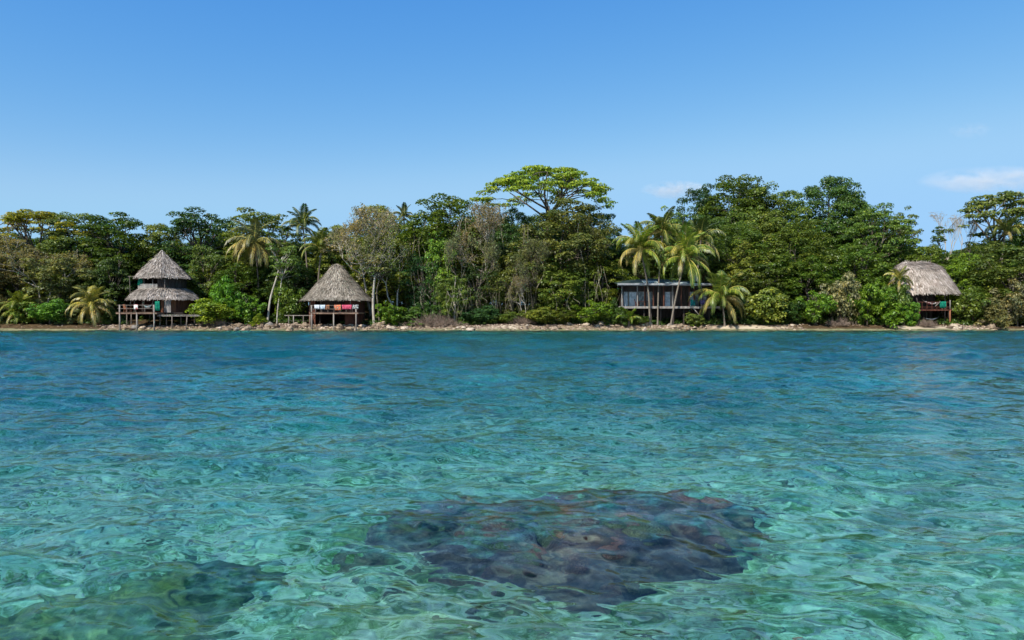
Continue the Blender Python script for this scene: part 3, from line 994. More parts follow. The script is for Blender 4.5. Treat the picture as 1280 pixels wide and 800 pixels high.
def palm(label, crown_px, crown_py, y, base_px, radius_px, trunk_r=0.13, n=(4, 9, 7), tint=(0.12, 0.15, 0.022), dry=0.15, base_y=None, seed=0, nuts=5, bow=0.6, cat='palm tree', trunk_mat=None, group=None):
    rr = random.Random(seed + 500)
    by = base_y or y
    bx = (base_px - 640) * by / FPX
    g = gz(bx, by) - 0.1
    C = at(crown_px, crown_py, y)
    e = empty('palm_tree', (bx, by, g), label, cat, group)
    loc = Vector((bx, by, g))
    top = C - loc
    mb = MB(); N_ = 14
    side = Vector((1 if top.x < 0 else -1, 0.3, 0)) * bow
    pts = []
    for i in range(N_ + 1):
        t = i / N_
        pts.append(Vector((top.x * t ** 1.0, top.y * t, top.z * t)) + side * math.sin(math.pi * t) * 0.5)
    mb.tube([Vector((0, 0, -0.3))] + pts, [trunk_r * 2.0] + [trunk_r * (1.55 if i == 0 else 1.0 - 0.25 * i / N_ + 0.05 * (i % 2)) for i in range(N_ + 1)], 9)
    mb.build('trunk', trunk_mat or M_palmtrunk, e, True)
    s = (radius_px * y / FPX) / 3.3
    k = 0
    for cls, cnt in ((FR_UP, n[0]), (FR_MID, n[1]), (FR_DOWN, n[2])):
        for i in range(cnt):
            fm, rm = rr.choice(cls)
            f = link(bpy.data.objects.new('frond', fm), e)
            f.location = top
            f.rotation_euler = (rr.uniform(-.15, .15), rr.uniform(-.15, .15), 2 * math.pi * (i + rr.uniform(-.3, .3)) / cnt + k)
            q = s * rr.uniform(0.85, 1.12)
            f.scale = (q, q, q)
            c = tint
            if cls is FR_DOWN and rr.random() < dry * 3: c = (0.26, 0.21, 0.07)
            elif rr.random() < dry: c = (0.26, 0.24, 0.05)
            j = rr.uniform(0.75, 1.3)
            f.color = (c[0] * j, c[1] * j, c[2] * j, 1)
            link(bpy.data.objects.new('midrib', rm), f)
        k += 1.1
    for i in range(nuts):
        o = link(bpy.data.objects.new('coconut', nut_mesh), e)
        a = rr.uniform(0, 6.28)
        o.location = top + Vector((math.cos(a) * 0.3, math.sin(a) * 0.3, -0.22 - rr.random() * 0.2))
        o.scale = (0.13, 0.13, 0.16)
    return e

# ------------------------------------------------------------------ thatch, planks and cloth
def thatch_mat(name, stops):
    m, nt, out = new_mat(name)
    g = nt.nodes.new('ShaderNodeNewGeometry')
    c = ramp(nt, g.outputs['Random Per Island'], stops)
    v = coords(nt, 'Object')
    c = mixc(nt, c, ramp(nt, noise_tex(nt, 0.75, 6, 0.68, v), [(0.32, (0.50, 0.49, 0.45)), (0.5, (1.0, 0.98, 0.94)), (0.68, (1.28, 1.22, 1.16))]), 1.0, 'MULTIPLY')
    b = nt.nodes.new('ShaderNodeBsdfDiffuse')
    nt.links.new(c, b.inputs['Color']); nt.links.new(b.outputs[0], out.inputs['Surface'])
    return m
M_thatch = thatch_mat('grey_thatch', [(0, (0.13, 0.11, 0.095)), (0.4, (0.27, 0.235, 0.205)), (0.8, (0.40, 0.355, 0.32)), (1, (0.62, 0.56, 0.51))])
M_thatch2 = thatch_mat('weathered_thatch', [(0, (0.12, 0.10, 0.08)), (0.4, (0.25, 0.22, 0.18)), (0.8, (0.36, 0.32, 0.27)), (1, (0.50, 0.45, 0.38))])
M_thatch3 = thatch_mat('brown_thatch', [(0, (0.17, 0.135, 0.11)), (0.4, (0.34, 0.285, 0.245)), (0.8, (0.48, 0.42, 0.375)), (1, (0.66, 0.60, 0.55))])
def wood(name, c1, c2, s=(1, 1, 0.2)):
    return rough_mat(name, c1, c2, 4, 0.8, 0.008, 16, s)
M_redwood = wood('red_brown_boards', (0.06, 0.022, 0.014), (0.15, 0.055, 0.032))
M_orange = wood('orange_brown_boards', (0.16, 0.06, 0.03), (0.30, 0.12, 0.06))
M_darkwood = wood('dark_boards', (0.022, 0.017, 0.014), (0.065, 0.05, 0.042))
M_greywood = wood('grey_boards', (0.14, 0.125, 0.115), (0.30, 0.275, 0.25))
M_deck = wood('deck_boards', (0.12, 0.07, 0.05), (0.30, 0.19, 0.13), (0.2, 1, 1))
M_post = wood('weathered_posts', (0.07, 0.055, 0.045), (0.22, 0.18, 0.15))
M_whitepost = wood('bleached_posts', (0.11, 0.09, 0.075), (0.32, 0.28, 0.24))


def roof_points(rings, ridge, sides, blend, th):
    """Outline radius law shared by the shell and the straw."""
    n = sides
    k = (th % (2 * math.pi / n)) - math.pi / n if n else 0
    f = 1.0
    if n:
        f = (1 - blend) + blend * (math.cos(math.pi / n) / math.cos(k)) * 1.04
    return f


def thatch_roof(name, parent, profile, mat, seed, ridge=0.0, sides=0, blend=0.6, strip=(0.07, 0.62), step=0.17, ragged=0.09, holes=(), squash=1.0, off=(0, 0, 0), turn=0.3, drift=0.0, taper_ridge=0.0):
    """profile: list of (radius, z) from eave to top."""
    rr = random.Random(seed)
    mb = MB()
    def S(th, t):
        f = t * (len(profile) - 1); i = min(int(f), len(profile) - 2); f -= i
        r_ = profile[i][0] * (1 - f) + profile[i + 1][0] * f
        z = profile[i][1] * (1 - f) + profile[i + 1][1] * f
        k = roof_points(None, ridge, sides, blend, th + turn)
        rx = r_ * k
        return Vector((ridge * (1 - taper_ridge * t) * math.tanh(2.2 * math.cos(th)) + rx * math.cos(th) + off[0] + drift * t, rx * math.sin(th) * squash + off[1], z + off[2]))
    NT, NS = 48, 10
    vs, fs = [], []
    for lay, dz in ((0, -0.05), (1, -0.22)):
        for j in range(NS + 1):
            for i in range(NT):
                p = S(2 * math.pi * i / NT, j / NS)
                vs.append(p + Vector((0, 0, dz)))
    o2 = (NS + 1) * NT
    for j in range(NS):
        for i in range(NT):
            a, b, c, d = j * NT + i, j * NT + (i + 1) % NT, (j + 1) * NT + (i + 1) % NT, (j + 1) * NT + i
            fs.append((a, b, c, d)); fs.append((o2 + a, o2 + d, o2 + c, o2 + b))
    for i in range(NT):
        i2 = (i + 1) % NT
        fs.append((i, o2 + i, o2 + i2, i2))
        a, b = NS * NT + i, NS * NT + i2
        fs.append((a, b, o2 + b, o2 + a))
    mb.add(vs, fs)
    slope = sum(((Vector((profile[i + 1][0], profile[i + 1][1])) - Vector((profile[i][0], profile[i][1]))).length) for i in range(len(profile) - 1))
    rows_ = int(slope / step)
    sv_, sf_ = [], []
    for j in range(rows_ + 1):
        t = j / rows_
        th = 0.0
        circ = 0
        while th < 2 * math.pi:
            p = S(th, t); p2 = S(th + 0.05, t)
            per = max((p2 - p).length / 0.05, 0.2)
            w = strip[0] * rr.uniform(0.6, 1.5)
            th += w * 0.85 / per
            tt = min(1, max(0, t + rr.uniform(-0.5, 0.5) / rows_))
            p = S(th, tt)
            dn = (S(th, max(tt - 0.05, 0)) - S(th, max(tt - 0.05, 0) + 0.05)).normalized()
            tan = (S(th + 0.03, tt) - S(th - 0.03, tt)).normalized()
            nrm = tan.cross(dn)
            if nrm.z < 0: nrm = -nrm
            L = strip[1] * rr.uniform(0.6, 1.25)
            if t < 0.04: L *= rr.uniform(0.45, 0.8)
            dd = (dn + tan * rr.uniform(-.22, .22) + nrm * rr.uniform(-0.04, 0.16)).normalized()
            if any((p.x - hx) ** 2 + (p.z - hz) ** 2 < hr * hr and p.y < off[1] for hx, hz, hr in holes): continue
            a = p + nrm * rr.uniform(0.01, 0.06)
            b = a + dd * L + nrm * (0.02 + rr.uniform(0, ragged))
            tl = tan * w * 0.5
            n0 = len(sv_)
            sv_ += [a - tl, a + tl, b + tl * 0.7, b - tl * 0.7]
            sf_.append((n0, n0 + 1, n0 + 2, n0 + 3))
    mb.add(sv_, sf_)
    return mb.build(name, mat, parent)


def plank_wall(name, parent, pts, z0, z1, mat, w=0.2, seed=1, thick=0.05):
    """Upright boards along a polyline (list of (x, y))."""
    rr = random.Random(seed); mb = MB()
    for (x0, y0), (x1, y1) in zip(pts[:-1], pts[1:]):
        L = math.hypot(x1 - x0, y1 - y0); n = max(1, round(L / w))
        rot = Matrix.Rotation(math.atan2(y1 - y0, x1 - x0), 3, 'Z')
        for i in range(n):
            f = (i + 0.5) / n
            j = rr.uniform(-0.008, 0.008)
            nx, ny = -(y1 - y0) / L, (x1 - x0) / L
            mb.box((x0 + (x1 - x0) * f + nx * j, y0 + (y1 - y0) * f + ny * j, (z0 + z1) / 2 + rr.uniform(-.01, .01)), (L / n - 0.012, thick, z1 - z0), rot)
    return mb.build(name, mat, parent)


def arc(cx, cy_, r, a0, a1, n):
    return [(cx + r * math.cos(R(a0 + (a1 - a0) * i / n)), cy_ + r * math.sin(R(a0 + (a1 - a0) * i / n))) for i in range(n + 1)]


def deck(name, parent, x0, x1, y0, y1, z, mat, t=0.05, seed=2, joist=True):
    rr = random.Random(seed); mb = MB()
    n = int((x1 - x0) / 0.16)
    for i in range(n):
        mb.box((x0 + (i + 0.5) * (x1 - x0) / n, (y0 + y1) / 2 + rr.uniform(-.03, .03), z), ((x1 - x0) / n - 0.012, y1 - y0, t))
    if joist:
        mb.box(((x0 + x1) / 2, y0 + 0.12, z - 0.115), (x1 - x0, 0.09, 0.17))
        mb.box(((x0 + x1) / 2, y1 - 0.12, z - 0.115), (x1 - x0, 0.09, 0.17))
        for i in range(5):
            mb.box((x0 + 0.1 + i * (x1 - x0 - 0.2) / 4, (y0 + y1) / 2, z - 0.113), (0.07, y1 - y0 - 0.36, 0.15))
    return mb.build(name, mat, parent)


def pole(name, parent, a, b, r, mat, seg=8):
    a, b = Vector(a), Vector(b)
    m = a.lerp(b, 0.5) + Vector((0.02, 0, 0)) * (b - a).length * 0.3
    return MB().tube([a, m, b], [r * 1.1, r, r * 0.92], seg).build(name, mat, parent, True)


def cloth_mat(name, c1, c2=None, scale=4, c3=None):
    m, nt, out = new_mat(name)
    v = coords(nt, 'Object')
    if c2 is None: c2 = tuple(x * 0.75 for x in c1)
    c = ramp(nt, noise_tex(nt, scale, 2, 0.5, v), [(0.45, c2), (0.55, c1)] if c3 is None else [(0.42, c2), (0.5, c1), (0.58, c3)])
    d = nt.nodes.new('ShaderNodeBsdfDiffuse'); t = nt.nodes.new('ShaderNodeBsdfTranslucent')
    nt.links.new(c, d.inputs['Color']); nt.links.new(c, t.inputs['Color'])
    mx = nt.nodes.new('ShaderNodeMixShader'); mx.inputs[0].default_value = 0.25
    nt.links.new(d.outputs[0], mx.inputs[1]); nt.links.new(t.outputs[0], mx.inputs[2]); nt.links.new(mx.outputs[0], out.inputs['Surface'])
    return m


def hung_cloth(name, label, cat, x0, x1, y, ztop, drop, mat, group=None, seed=0, back=0.35, taper=0.0):
    """A cloth folded over a rail: front and back flap with folds. World coordinates."""
    rr = random.Random(seed); ph = rr.uniform(0, 6)
    W = x1 - x0; NX = max(8, int(W / 0.05)); mb = MB(); vs, fs = [], []
    prof = [(0.05, -drop * back), (0.045, -drop * back * 0.5), (0.035, -0.02), (0.0, 0.035), (-0.035, -0.02), (-0.05, -drop * 0.33), (-0.055, -drop * 0.66), (-0.05, -drop)]
    for j, (dy, dz) in enumerate(prof):
        for i in range(NX + 1):
            f = i / NX
            amp = 0.035 * abs(dz) / max(drop, 0.1)
            sq = 1 - taper * abs(dz) / drop
            vs.append((((f - 0.5) * sq) * W, dy + amp * math.sin(f * W * 16 + ph + dz), dz + 0.02 * math.sin(f * W * 5 + ph) * (abs(dz) > 0.05)))
    M_ = NX + 1
    for j in range(len(prof) - 1):
        for i in range(NX):
            fs.append((j * M_ + i, j * M_ + i + 1, (j + 1) * M_ + i + 1, (j + 1) * M_ + i))
    mb.add(vs, fs)
    o = mb.build(name, mat, None, True)
    o.location = ((x0 + x1) / 2, y, ztop)
    s = o.modifiers.new('thickness', 'SOLIDIFY'); s.thickness = 0.008
    return tag(o, label, cat, group)


def hammock(label, a, b, sag, mat, width=0.5):
    a, b = Vector(a), Vector(b)
    root = empty('hammock', a.lerp(b, 0.5) - Vector((0, 0, sag)), label, 'hammock')
    L = root.location.copy()
    mb = MB(); vs, fs = [], []; NL, NW = 18, 8
    for i in range(NL + 1):
        t = 0.14 + 0.72 * i / NL
        c = a.lerp(b, t) + Vector((0, 0, -sag * (1 - (2 * t - 1) ** 2)))
        w = width * math.sin(math.pi * min(1, max(0, i / NL))) ** 0.5 + 0.04
        for k in range(NW + 1):
            q = 2 * k / NW - 1
            vs.append(c + Vector((0, q * w * 0.8, abs(q) ** 2 * w * 0.42)) - L)
    for i in range(NL):
        for k in range(NW):
            fs.append((i * (NW + 1) + k, i * (NW + 1) + k + 1, (i + 1) * (NW + 1) + k + 1, (i + 1) * (NW + 1) + k))
    mb.add(vs, fs)
    o = mb.build('sling', mat, root, True)
    s = o.modifiers.new('thickness', 'SOLIDIFY'); s.thickness = 0.012
    for p, t in ((a, 0.14), (b, 0.86)):
        c = p.copy(); e = a.lerp(b, t) + Vector((0, 0, -sag * (1 - (2 * t - 1) ** 2)))
        r_ = MB()
        for q in (-0.06, 0, 0.06):
            r_.tube([c - L, e + Vector((0, q, 0)) - L], 0.012, 4)
        r_.build('rope', M_whitepost, root)
    return root


M_white = cloth_mat('white_cloth', (0.66, 0.67, 0.68), (0.62, 0.66, 0.70))
M_grey_c = cloth_mat('grey_blue_cloth', (0.36, 0.42, 0.46), (0.16, 0.20, 0.24))
M_brown_c = cloth_mat('brown_orange_cloth', (0.42, 0.20, 0.10), (0.14, 0.08, 0.06), 6)
M_red_c = cloth_mat('red_patterned_cloth', (0.75, 0.12, 0.08), (0.25, 0.22, 0.16), 5.5, (0.80, 0.30, 0.12))
M_pink_c = cloth_mat('pink_cloth', (0.66, 0.12, 0.19), (0.48, 0.07, 0.12))
M_green_c = cloth_mat('green_cloth', (0.02, 0.24, 0.14), (0.01, 0.14, 0.10))
M_bw_c = cloth_mat('black_and_white_cloth', (0.62, 0.62, 0.60), (0.04, 0.04, 0.05), 9)
M_teal_c = cloth_mat('teal_cloth', (0.04, 0.30, 0.28), (0.02, 0.18, 0.2))
M_purple_c = cloth_mat('purple_cloth', (0.20, 0.16, 0.42), (0.10, 0.08, 0.22))
M_curtain = cloth_mat('pale_blue_curtain', (0.72, 0.78, 0.82), (0.48, 0.56, 0.60), 2.5)
M_curtain2 = cloth_mat('grey_curtain', (0.36, 0.42, 0.41), (0.20, 0.24, 0.24), 2.5)
M_hstripe = cloth_mat('striped_hammock_cloth', (0.78, 0.76, 0.72), (0.45, 0.08, 0.10), 3)


def chair(loc, label, rz=0.0, mat=None):
    c = empty('wooden_chair', loc, label, 'chair', rz=rz)
    mat = mat or M_orange
    MB().box((0, 0, 0.42), (0.55, 0.5, 0.05)).build('seat', mat, c)
    b = MB()
    for i in range(5): b.box((-0.22 + i * 0.11, 0.25 + 0.06, 0.75), (0.09, 0.03, 0.6), Matrix.Rotation(R(-14), 3, 'X'))
    b.build('backrest', mat, c)
    for sx in (-1, 1):
        MB().box((sx * 0.29, 0.0, 0.62), (0.07, 0.58, 0.04)).build('armrest', mat, c)
        for sy in (-1, 1):
            MB().box((sx * 0.25, sy * 0.22, 0.2 if sy > 0 else 0.3), (0.06, 0.06, 0.4 if sy > 0 else 0.6)).build('leg', mat, c)
    return c

# ------------------------------------------------------------------ the two-tier thatched tower hut
def m_at(y): return y / FPX
HX, HY = (203.5 - 640) * 94.5 / FPX, 94.5
tower = empty('thatched_hut', (HX, HY, gz(HX, HY)), 'tall stilt hut with two tiers of grey thatch and red brown walls', 'hut')
gt = tower.location.z
def T(px, py, y, root=None):
    root = root or tower
    p = at(px, py, y); return p - root.location
ez = T(203, 345.5, 91).z; apz = T(203, 313, 94.5).z
thatch_roof('upper_roof', tower, [(3.62, ez), (3.0, ez + 0.72), (1.95, ez + 1.8), (0.95, ez + 2.75), (0.05, apz)], M_thatch, 3, sides=6, blend=0.75, turn=0.15, off=(0.15, 0, 0), drift=-0.25)
ez2 = T(203, 372.5, 90).z
thatch_roof('lower_roof', tower, [(4.5, ez2), (4.0, ez2 + 0.6), (3.4, ez2 + 1.1), (2.9, ez2 + 1.4)], M_thatch, 4, sides=8, blend=0.8, turn=0.0, off=(0.25, 0, 0))
up0, up1 = ez2 + 1.1, ez + 0.6
plank_wall('upper_wall', tower, arc(0, 0, 3.0, -75, 165, 12), up0, up1, M_darkwood, 0.2, 3)
plank_wall('balcony_railing', tower, arc(0, 0, 3.0, -165, -75, 5), up0, up0 + 0.85, M_greywood, 0.22, 4)
plank_wall('lower_wall', tower, arc(0, 0, 3.9, -62, 200, 16), T(0, 391, 91).z, ez2 + 0.5, M_redwood, 0.22, 5)
plank_wall('orange_panel', tower, arc(0, 0, 3.97, -66, -40, 2), T(0, 391, 91).z + 0.02, ez2 + 0.3, M_orange, 0.3, 6)
dz = T(0, 390.5, 90).z
YF = -5.2
X = lambda px, yl=YF: T(px, 0, HY + yl).x
MB().box((X(209.5, -3.62), -3.62, dz + 0.95), (0.85, 0.06, 1.9), Matrix.Rotation(0.1, 3, 'Z')).build('door', M_greywood, tower)
deck('main_deck', tower, X(145), X(196), YF - 0.1, -0.9, dz, M_deck)
deck('floor', tower, X(196) + 0.02, 4.4, -3.3, 3.6, dz - 0.02, M_darkwood, seed=4)
deck('side_deck', tower, X(197, -4.3), X(250, -4.3), -4.5, -3.35, T(0, 393.5, 90.3).z, M_whitepost, seed=5)
zs = T(0, 393.5, 90.3).z
for (px, yl, zt, zb) in ((149.5, YF, dz + 1.0, -0.4), (171, YF, dz, -0.4), (192.5, YF, dz + 1.0, -0.4), (158.5, -2.6, dz, 0.2), (164, -1.0, dz, 0.4), (150, -1.0, dz + 1.0, 0.4),
                         (200, -2.8, dz, 0.2), (208, -3.2, dz, 0.3), (215, -4.4, zs, 0.2), (234, -4.4, zs, 0.2), (226, -2.6, dz, 0.3), (243, -2.4, dz, 0.3), (187, 1.5, dz, 0.5), (240, 2.5, dz, 0.5)):
    x = X(px, yl)
    pole('stilt', tower, (x - (0.2 if px == 234 else 0), yl, zb - gt - 0.4), (x, yl, zt), 0.1 if yl == YF else 0.075, M_whitepost if yl == YF else M_post)
for px, yl in ((180, -2.4), (191, -2.9), (206, -3.0)):
    pole('post', tower, (X(px, yl), yl, dz), (X(px, yl), yl, ez + 0.35), 0.06, M_post)
for px, yl in ((168, -3.4), (178, -4.0), (191, -4.3), (207, -4.4)):
    pole('porch_post', tower, (X(px, yl), yl, dz), (X(px, yl), yl, ez2 + 0.3), 0.05, M_post)
rb = MB()
xa, xb = X(147), X(192.5)
for z in (dz + 0.95, dz + 0.5):
    rb.box(((xa + xb) / 2, YF, z), (xb - xa, 0.05, 0.06)); rb.box((xa, (YF - 1.0) / 2 - 0.05, z), (0.05, -YF - 1.1, 0.06))
for i in range(1, 4): rb.box((xa + i * (xb - xa) / 4, YF, dz + 0.5), (0.05, 0.045, 0.92))
rb.build('railing', M_post, tower)
MB().tube([(X(170, -1.4), -1.4, ez + 0.12), (X(160.5, -1.4), -1.4, ez + 0.1)], 0.05, 6).build('roof_pole', M_post, tower)
MB().tube([(X(163.5, -1.4), -1.4, dz + 1.2), (X(162, -1.4), -1.4, ez + 0.1)], 0.05, 6).build('roof_pole', M_post, tower)
W0 = tower.location
def wx(px, yl): return X(px, yl) + W0.x
chair((wx(158.5, -4.3), W0.y - 4.3, W0.z + dz + 0.03), 'orange wooden chair on the deck of the tower hut', 2.6)
hung_cloth('towel', 'white and red towel over the deck rail of the tower hut', 'towel', wx(167.5, YF), wx(172.5, YF), W0.y + YF, W0.z + dz + 0.99, 0.62, cloth_mat('white_red_cloth', (0.8, 0.78, 0.76), (0.6, 0.1, 0.08), 1.4), seed=3)
hammock('pale hammock slung across the deck of the tower hut', (wx(178, -4.0), W0.y - 4.0, W0.z + dz + 1.35), (wx(191, -4.3), W0.y - 4.3, W0.z + dz + 1.25), 0.75, cloth_mat('pale_teal_hammock', (0.74, 0.78, 0.76), (0.20, 0.5, 0.48), 3), 0.5)
hung_cloth('green_cloth', 'green cloth hung beside the hammock on the tower hut deck', 'cloth', wx(194, -4.45), wx(199.5, -4.45), W0.y - 4.45, W0.z + dz + 1.45, 1.25, M_green_c, seed=4, taper=-0.35)
hung_cloth('green_cloth', 'green cloth hung on the upper balcony of the tower hut', 'cloth', wx(173.5, -2.3), wx(178, -2.3), W0.y - 2.3, W0.z + ez + 0.1, 1.25, M_green_c, seed=5, taper=-0.5)

# ------------------------------------------------------------------ the conical hut with the laundry
CX, CY = (421.5 - 640) * 94.8 / FPX, 94.8
cone = empty('thatched_hut', (CX, CY, gz(CX, CY)), 'single storey stilt hut under a tall conical thatched roof with laundry on its rail', 'hut')
TC = lambda px, py, y: at(px, py, y) - cone.location
ez = TC(0, 374, 90.5).z; apz = TC(0, 330, 94.8).z
thatch_roof('roof', cone, [(4.75, ez), (4.1, ez + 0.6), (2.95, ez + 1.95), (2.85, ez + 2.12), (1.6, ez + 3.45), (0.75, apz - 0.35), (0.08, apz)], M_thatch2, 7, sides=9, blend=0.35, ragged=0.1)
dz = TC(0, 390.5, 90).z
plank_wall('wall', cone, arc(0, 0, 3.75, -60, 235, 18), dz - 1.7, ez + 0.6, M_redwood, 0.2, 8)
plank_wall('dark_back_wall', cone, arc(0, 0, 2.6, 190, 335, 8), dz, ez + 0.8, M_darkwood, 0.2, 9)
XC = lambda px, yl=-5.05: TC(px, 0, CY + yl).x
dl_, dr_ = XC(387), XC(448)
deck('deck', cone, dl_, dr_, -5.2, -1.2, dz, M_deck, seed=9)
for i, x in enumerate((XC(389.5), XC(417), XC(445))):
    pole('stilt', cone, (x, -5.05, -cone.location.z - 0.7), (x, -5.05, dz + (0.95 if i != 1 else 0)), 0.1, M_whitepost)
for x, y in ((XC(400, -2.4), -2.4), (XC(438.5, -2.4), -2.4), (-3.0, -1.4), (3.2, -1.3), (0, 1.5)):
    pole('stilt', cone, (x, y, -0.6), (x, y, dz), 0.1, M_darkwood)
for x, y in ((XC(388, -3.2), -3.2), (XC(401, -3.9), -3.9), (XC(438, -3.7), -3.7)):
    pole('porch_post', cone, (x, y, dz), (x, y, ez + 0.35), 0.06, M_post)
rb = MB()
for z in (dz + 0.92, dz + 0.45): rb.box(((dl_ + dr_) / 2, -5.05, z), (dr_ - dl_ - 0.2, 0.05, 0.06)); rb.box((dl_ + 0.1, -3.2, z), (0.05, 3.6, 0.06))
for i in range(1, 8): rb.box((dl_ + i * (dr_ - dl_) / 8, -5.05, dz + 0.45), (0.045, 0.045, 0.9))
rb.build('railing', M_post, cone)
W0 = cone.location
ly, lz = W0.y - 5.05, W0.z + dz + 0.955
def lx(px): return (px - 640) * ly / FPX
G = 'laundry hung on the rail of the conical hut'
for nm, lab, ct, a, b, dr, mt, sd in (
    ('towel', 'white towel at the left end of the laundry rail', 'towel', 393, 399.5, 0.62, M_white, 1),
    ('towel', 'pale blue grey towel second from the left on the laundry rail', 'towel', 400, 406.5, 0.7, cloth_mat('pale_blue_towel', (0.62, 0.70, 0.78), (0.40, 0.48, 0.55)), 2),
    ('garment', 'small brown and orange garment between the grey towel and the red cloth', 'garment', 407, 411.8, 0.74, M_brown_c, 3),
    ('cloth', 'red and orange patterned cloth on the laundry rail', 'cloth', 418, 426.5, 0.86, M_red_c, 4),
    ('towel', 'bright pink towel right of the red patterned cloth', 'towel', 427.5, 440, 0.7, M_pink_c, 5),
    ('garment', 'black and white garment at the right end of the laundry rail', 'garment', 441, 448, 0.62, M_bw_c, 6)):
    hung_cloth(nm, lab, ct, lx(a), lx(b), ly, lz, dr * 0.8, mt, G, sd, 0.35, 0.06 * (sd % 3))
# jetty rail left of it
jetty = empty('footbridge', (at(375, 400, 92).x, 92, 0), 'low wooden footbridge with a rail running left from the conical hut', 'footbridge')
jw = at(360, 0, 92).x - jetty.location.x
deck('walkway', jetty, jw, -jw + 0.2, -0.5, 0.5, 1.25, M_darkwood, joist=False)
MB().box((0.0, -0.5, at(0, 394.3, 92).z), (-2 * jw + 0.6, 0.07, 0.09)).build('handrail', M_whitepost, jetty)
for x in (jw + 0.25, jw + 0.9, 0.6, 1.5): pole('post', jetty, (x, -0.5, 0.1), (x, -0.5, at(0, 394, 92).z), 0.07 if x > jw + .5 else 0.05, M_whitepost if x < 0 else M_post)

# ------------------------------------------------------------------ the raised bungalow behind the palms
BX, BY = (834 - 640) * 97 / FPX, 97.0
bung = empty('bungalow', (BX, BY, gz(BX, BY)), 'dark raised bungalow with a flat metal roof edge and curtained glass front behind palms', 'bungalow')
W0 = bung.location
M_metal = rough_mat('corrugated_roof', (0.018, 0.035, 0.028), (0.05, 0.075, 0.06), 1.4, 0.5)
M_fascia = rough_mat('metal_fascia', (0.17, 0.175, 0.18), (0.36, 0.37, 0.38), 1.2, 0.45)
M_sheet = rough_mat('bleached_sheet', (0.35, 0.48, 0.46), (0.72, 0.76, 0.74), 2.0, 0.5)
fz = at(0, 384, 93.0).z - W0.z; rz_ = at(0, 355.5, 92.6).z - W0.z
xl, xr = at(777, 0, 93).x - W0.x, at(896, 0, 93).x - W0.x
MB().box(((xl + xr) / 2, 0.2, fz), (xr - xl + 0.5, 8.2, 0.16)).build('floor', M_darkwood, bung)
MB().box(((xl + xr) / 2, -4.0, fz - 0.02), (xr - xl + 0.8, 0.16, 0.30)).build('deck_edge', M_greywood, bung)
mb = MB()   # shallow pitched roof, corrugated
n = 90
x0, x1 = xl - 0.7, xr + 0.6
rt = at(0, 348, 97).z - W0.z
vs, fs = [], []
for i in range(n + 1):
    x = x0 + (x1 - x0) * i / n; c = 0.03 * (i % 2)
    k = 1 - abs((x - (x0 + x1) / 2 + 1.5) / (x1 - x0)) * 1.1
    for (yy_, zz_) in ((-4.5, rz_ + 0.06), (0.4, rz_ + (rt - rz_) * k), (4.6, rz_ + 0.06)):
        vs += [(x, yy_, zz_ + c), (x, yy_, zz_ + c - 0.05)]
for i in range(n):
    a = i * 6; b = a + 6
    fs += [(a, b, b + 2, a + 2), (a + 2, b + 2, b + 4, a + 4), (a + 1, a + 3, b + 3, b + 1), (a + 3, a + 5, b + 5, b + 3), (a, a + 1, b + 1, b), (a + 4, b + 4, b + 5, a + 5)]
mb.add(vs, fs); mb.build('roof', M_metal, bung)
MB().box(((xl + xr) / 2, -4.55, rz_ - 0.03), (x1 - x0, 0.1, 0.34)).build('fascia', M_fascia, bung)
MB().box(((xl + xr) / 2, -4.85, rz_ - 0.06), (x1 - x0, 0.4, 0.05)).build('gutter', M_fascia, bung)
sx = at(813, 0, 94).x - W0.x
o = MB().box((0, 0, 0), (2.1, 2.0, 0.04)).build('skylight', M_sheet, bung)
o.location = (sx, -3.0, rz_ + 0.36); o.rotation_euler = (R(14), 0, 0)
o = MB().box((0, 0, 0), (3.0, 1.2, 0.04)).build('skylight', M_sheet, bung)
o.location = (sx + 3.4, -3.7, rz_ + 0.26); o.rotation_euler = (R(12), 0, 0)
tank = empty('water_tank', (at(867, 0, 94.5).x, 94.5, W0.z + rz_ + 0.45), 'small grey green water tank standing on the bungalow roof', 'water tank')
MB().tube([(0, 0, 0), (0, 0, 0.9), (0, 0, 0.95), (0, 0, 1.05)], [0.5, 0.5, 0.4, 0.18], 20).build('barrel', rough_mat('tank_plastic', (0.12, 0.17, 0.15), (0.22, 0.27, 0.24), 3, 0.5), tank)
MB().tube([(0, 0, 1.04), (0, 0, 1.12)], [0.2, 0.2], 14).build('lid', M_darkwood, tank)
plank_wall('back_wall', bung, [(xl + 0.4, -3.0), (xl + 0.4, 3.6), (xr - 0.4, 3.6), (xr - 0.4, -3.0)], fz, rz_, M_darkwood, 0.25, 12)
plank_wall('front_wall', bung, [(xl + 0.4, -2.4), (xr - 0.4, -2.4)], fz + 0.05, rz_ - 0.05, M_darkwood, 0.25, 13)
for i, px in enumerate((777.5, 797, 806, 817, 830, 841, 852, 862, 868, 877, 889)):
    x = at(px, 0, 93).x - W0.x
    MB().box((x, -3.8, (fz + rz_) / 2), (0.12, 0.12, rz_ - fz)).build('post', M_greywood if i in (0, 1, 5, 9) else M_redwood, bung)
